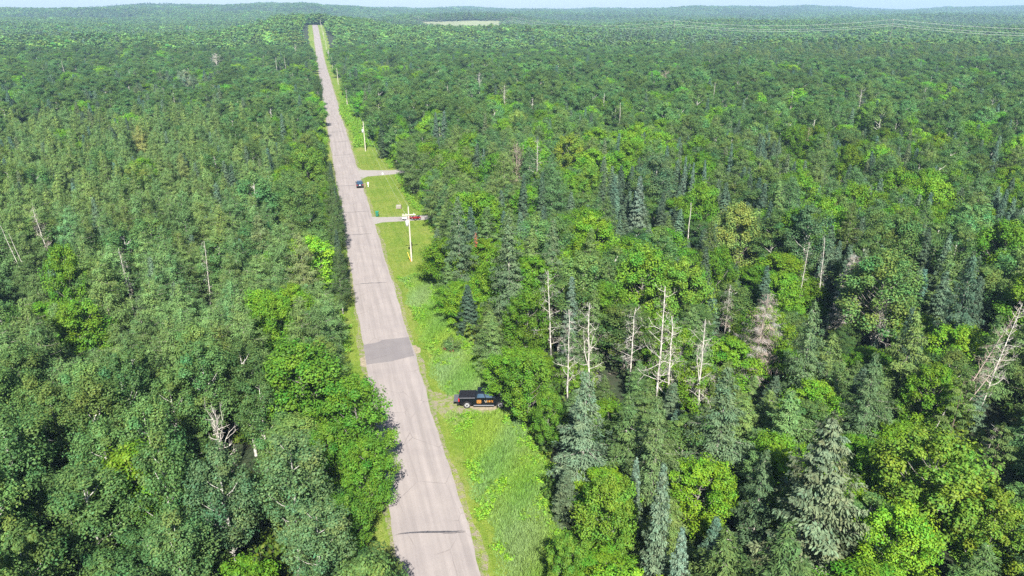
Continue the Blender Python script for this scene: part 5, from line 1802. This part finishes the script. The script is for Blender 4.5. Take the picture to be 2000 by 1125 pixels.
# ---- the power line that crosses behind the woods
def unproject(px, row, zc_):
    X, yd = (px - CX) / F * zc_, (row - CY) / F * zc_
    Y, zz = zc_ * CT - yd * ST, -(zc_ * ST + yd * CT)
    return X * math.cos(YAW) + Y * math.sin(YAW) + CAM[0], -X * math.sin(YAW) + Y * math.cos(YAW), CAM[2] + zz


M_FARPOLE = plain('grey_pole', (0.24, 0.215, 0.18), 0.85)
line = [(2480, 42, 640), (1745, 38, 800), (1318, 40, 950), (1000, 33, 1180), (817, 32, 1420), (718, 32.5, 1660), (640, 32, 1900), (480, 36, 1950), (250, 38, 2000), (20, 38, 2000)]
tw = [unproject(*q) for q in line]
for i, (x, y, z) in enumerate(tw):
    g0 = float(hz(x, y))
    t = empty('power_pole', (x, y, g0), 'tall pole %s carrying the far power line' % ['outside', 'at the high point of the wires', 'in mid span', 'past the pale field', 'on the pale field', 'near the road crest', 'by the road crest', 'beyond the road', 'near the far field', 'at the far end'][i], 'power pole', 'power line poles')
    h_ = max(z - g0 + 0.5, 12)
    rod('post', (0, 0, 0), (0, 0, h_), 0.2, M_FARPOLE, t, 0.13, 8)
    box('crossarm', (0, -0.2, h_ - 1.2), (3.0, 0.15, 0.2), M_FARPOLE, t)
    box('crossarm', (0, -0.2, h_ - 5.2), (4.0, 0.15, 0.2), M_FARPOLE, t)
for dx, dz, lab in ((0, 0, 'topmost wire of the power line across the far woods'), (0.9, -4.4, 'middle wire of the power line across the far woods'), (-0.9, -6.6, 'lowest wire of the power line across the far woods')):
    wire('power_wire', [(x + dx, y, z + dz) for x, y, z in tw], 0.11, lab, 'power line wire', None, 1.3, 16)

# white cabinet in the weeds by the far roadside
x, y = ground(647.5, 124.5)
q_ = empty('white_cabinet', (x, y, 0.0), 'long low white box in the weeds beside the road far away', 'cabinet')
box('housing', (0, 0, .75), (2.6, 1.2, 1.3), M_WHITE, q_, 0.05)
box('lid', (0, 0, 1.44), (2.8, 1.4, 0.08), M_WHITE, q_, 0.02)

# ------------------------------------------------------------------ haze
hm = bpy.data.materials.new('haze')
hm.use_nodes = True
nt = hm.node_tree
nt.nodes.remove(nt.nodes['Principled BSDF'])
pv = nt.nodes.new('ShaderNodeVolumePrincipled')
pv.inputs['Color'].default_value = (0.47, 0.72, 1.0, 1)
pv.inputs['Density'].default_value = 1.6e-4
nt.links.new(pv.outputs[0], nt.nodes['Material Output'].inputs['Volume'])
hv = np.array([(x, y, z) for z in (-40, 150) for (x, y) in ((-7600, -7600), (7600, -7600), (7600, 7600), (-7600, 7600))], float)
hq = np.array([(3, 2, 1, 0), (4, 5, 6, 7), (0, 1, 5, 4), (1, 2, 6, 5), (2, 3, 7, 6), (3, 0, 4, 7)])
tag(obj('haze', raw_mesh('haze', hv, hq, mats=[hm])), 'thin blue summer haze over the whole forest', 'haze', kind='stuff')
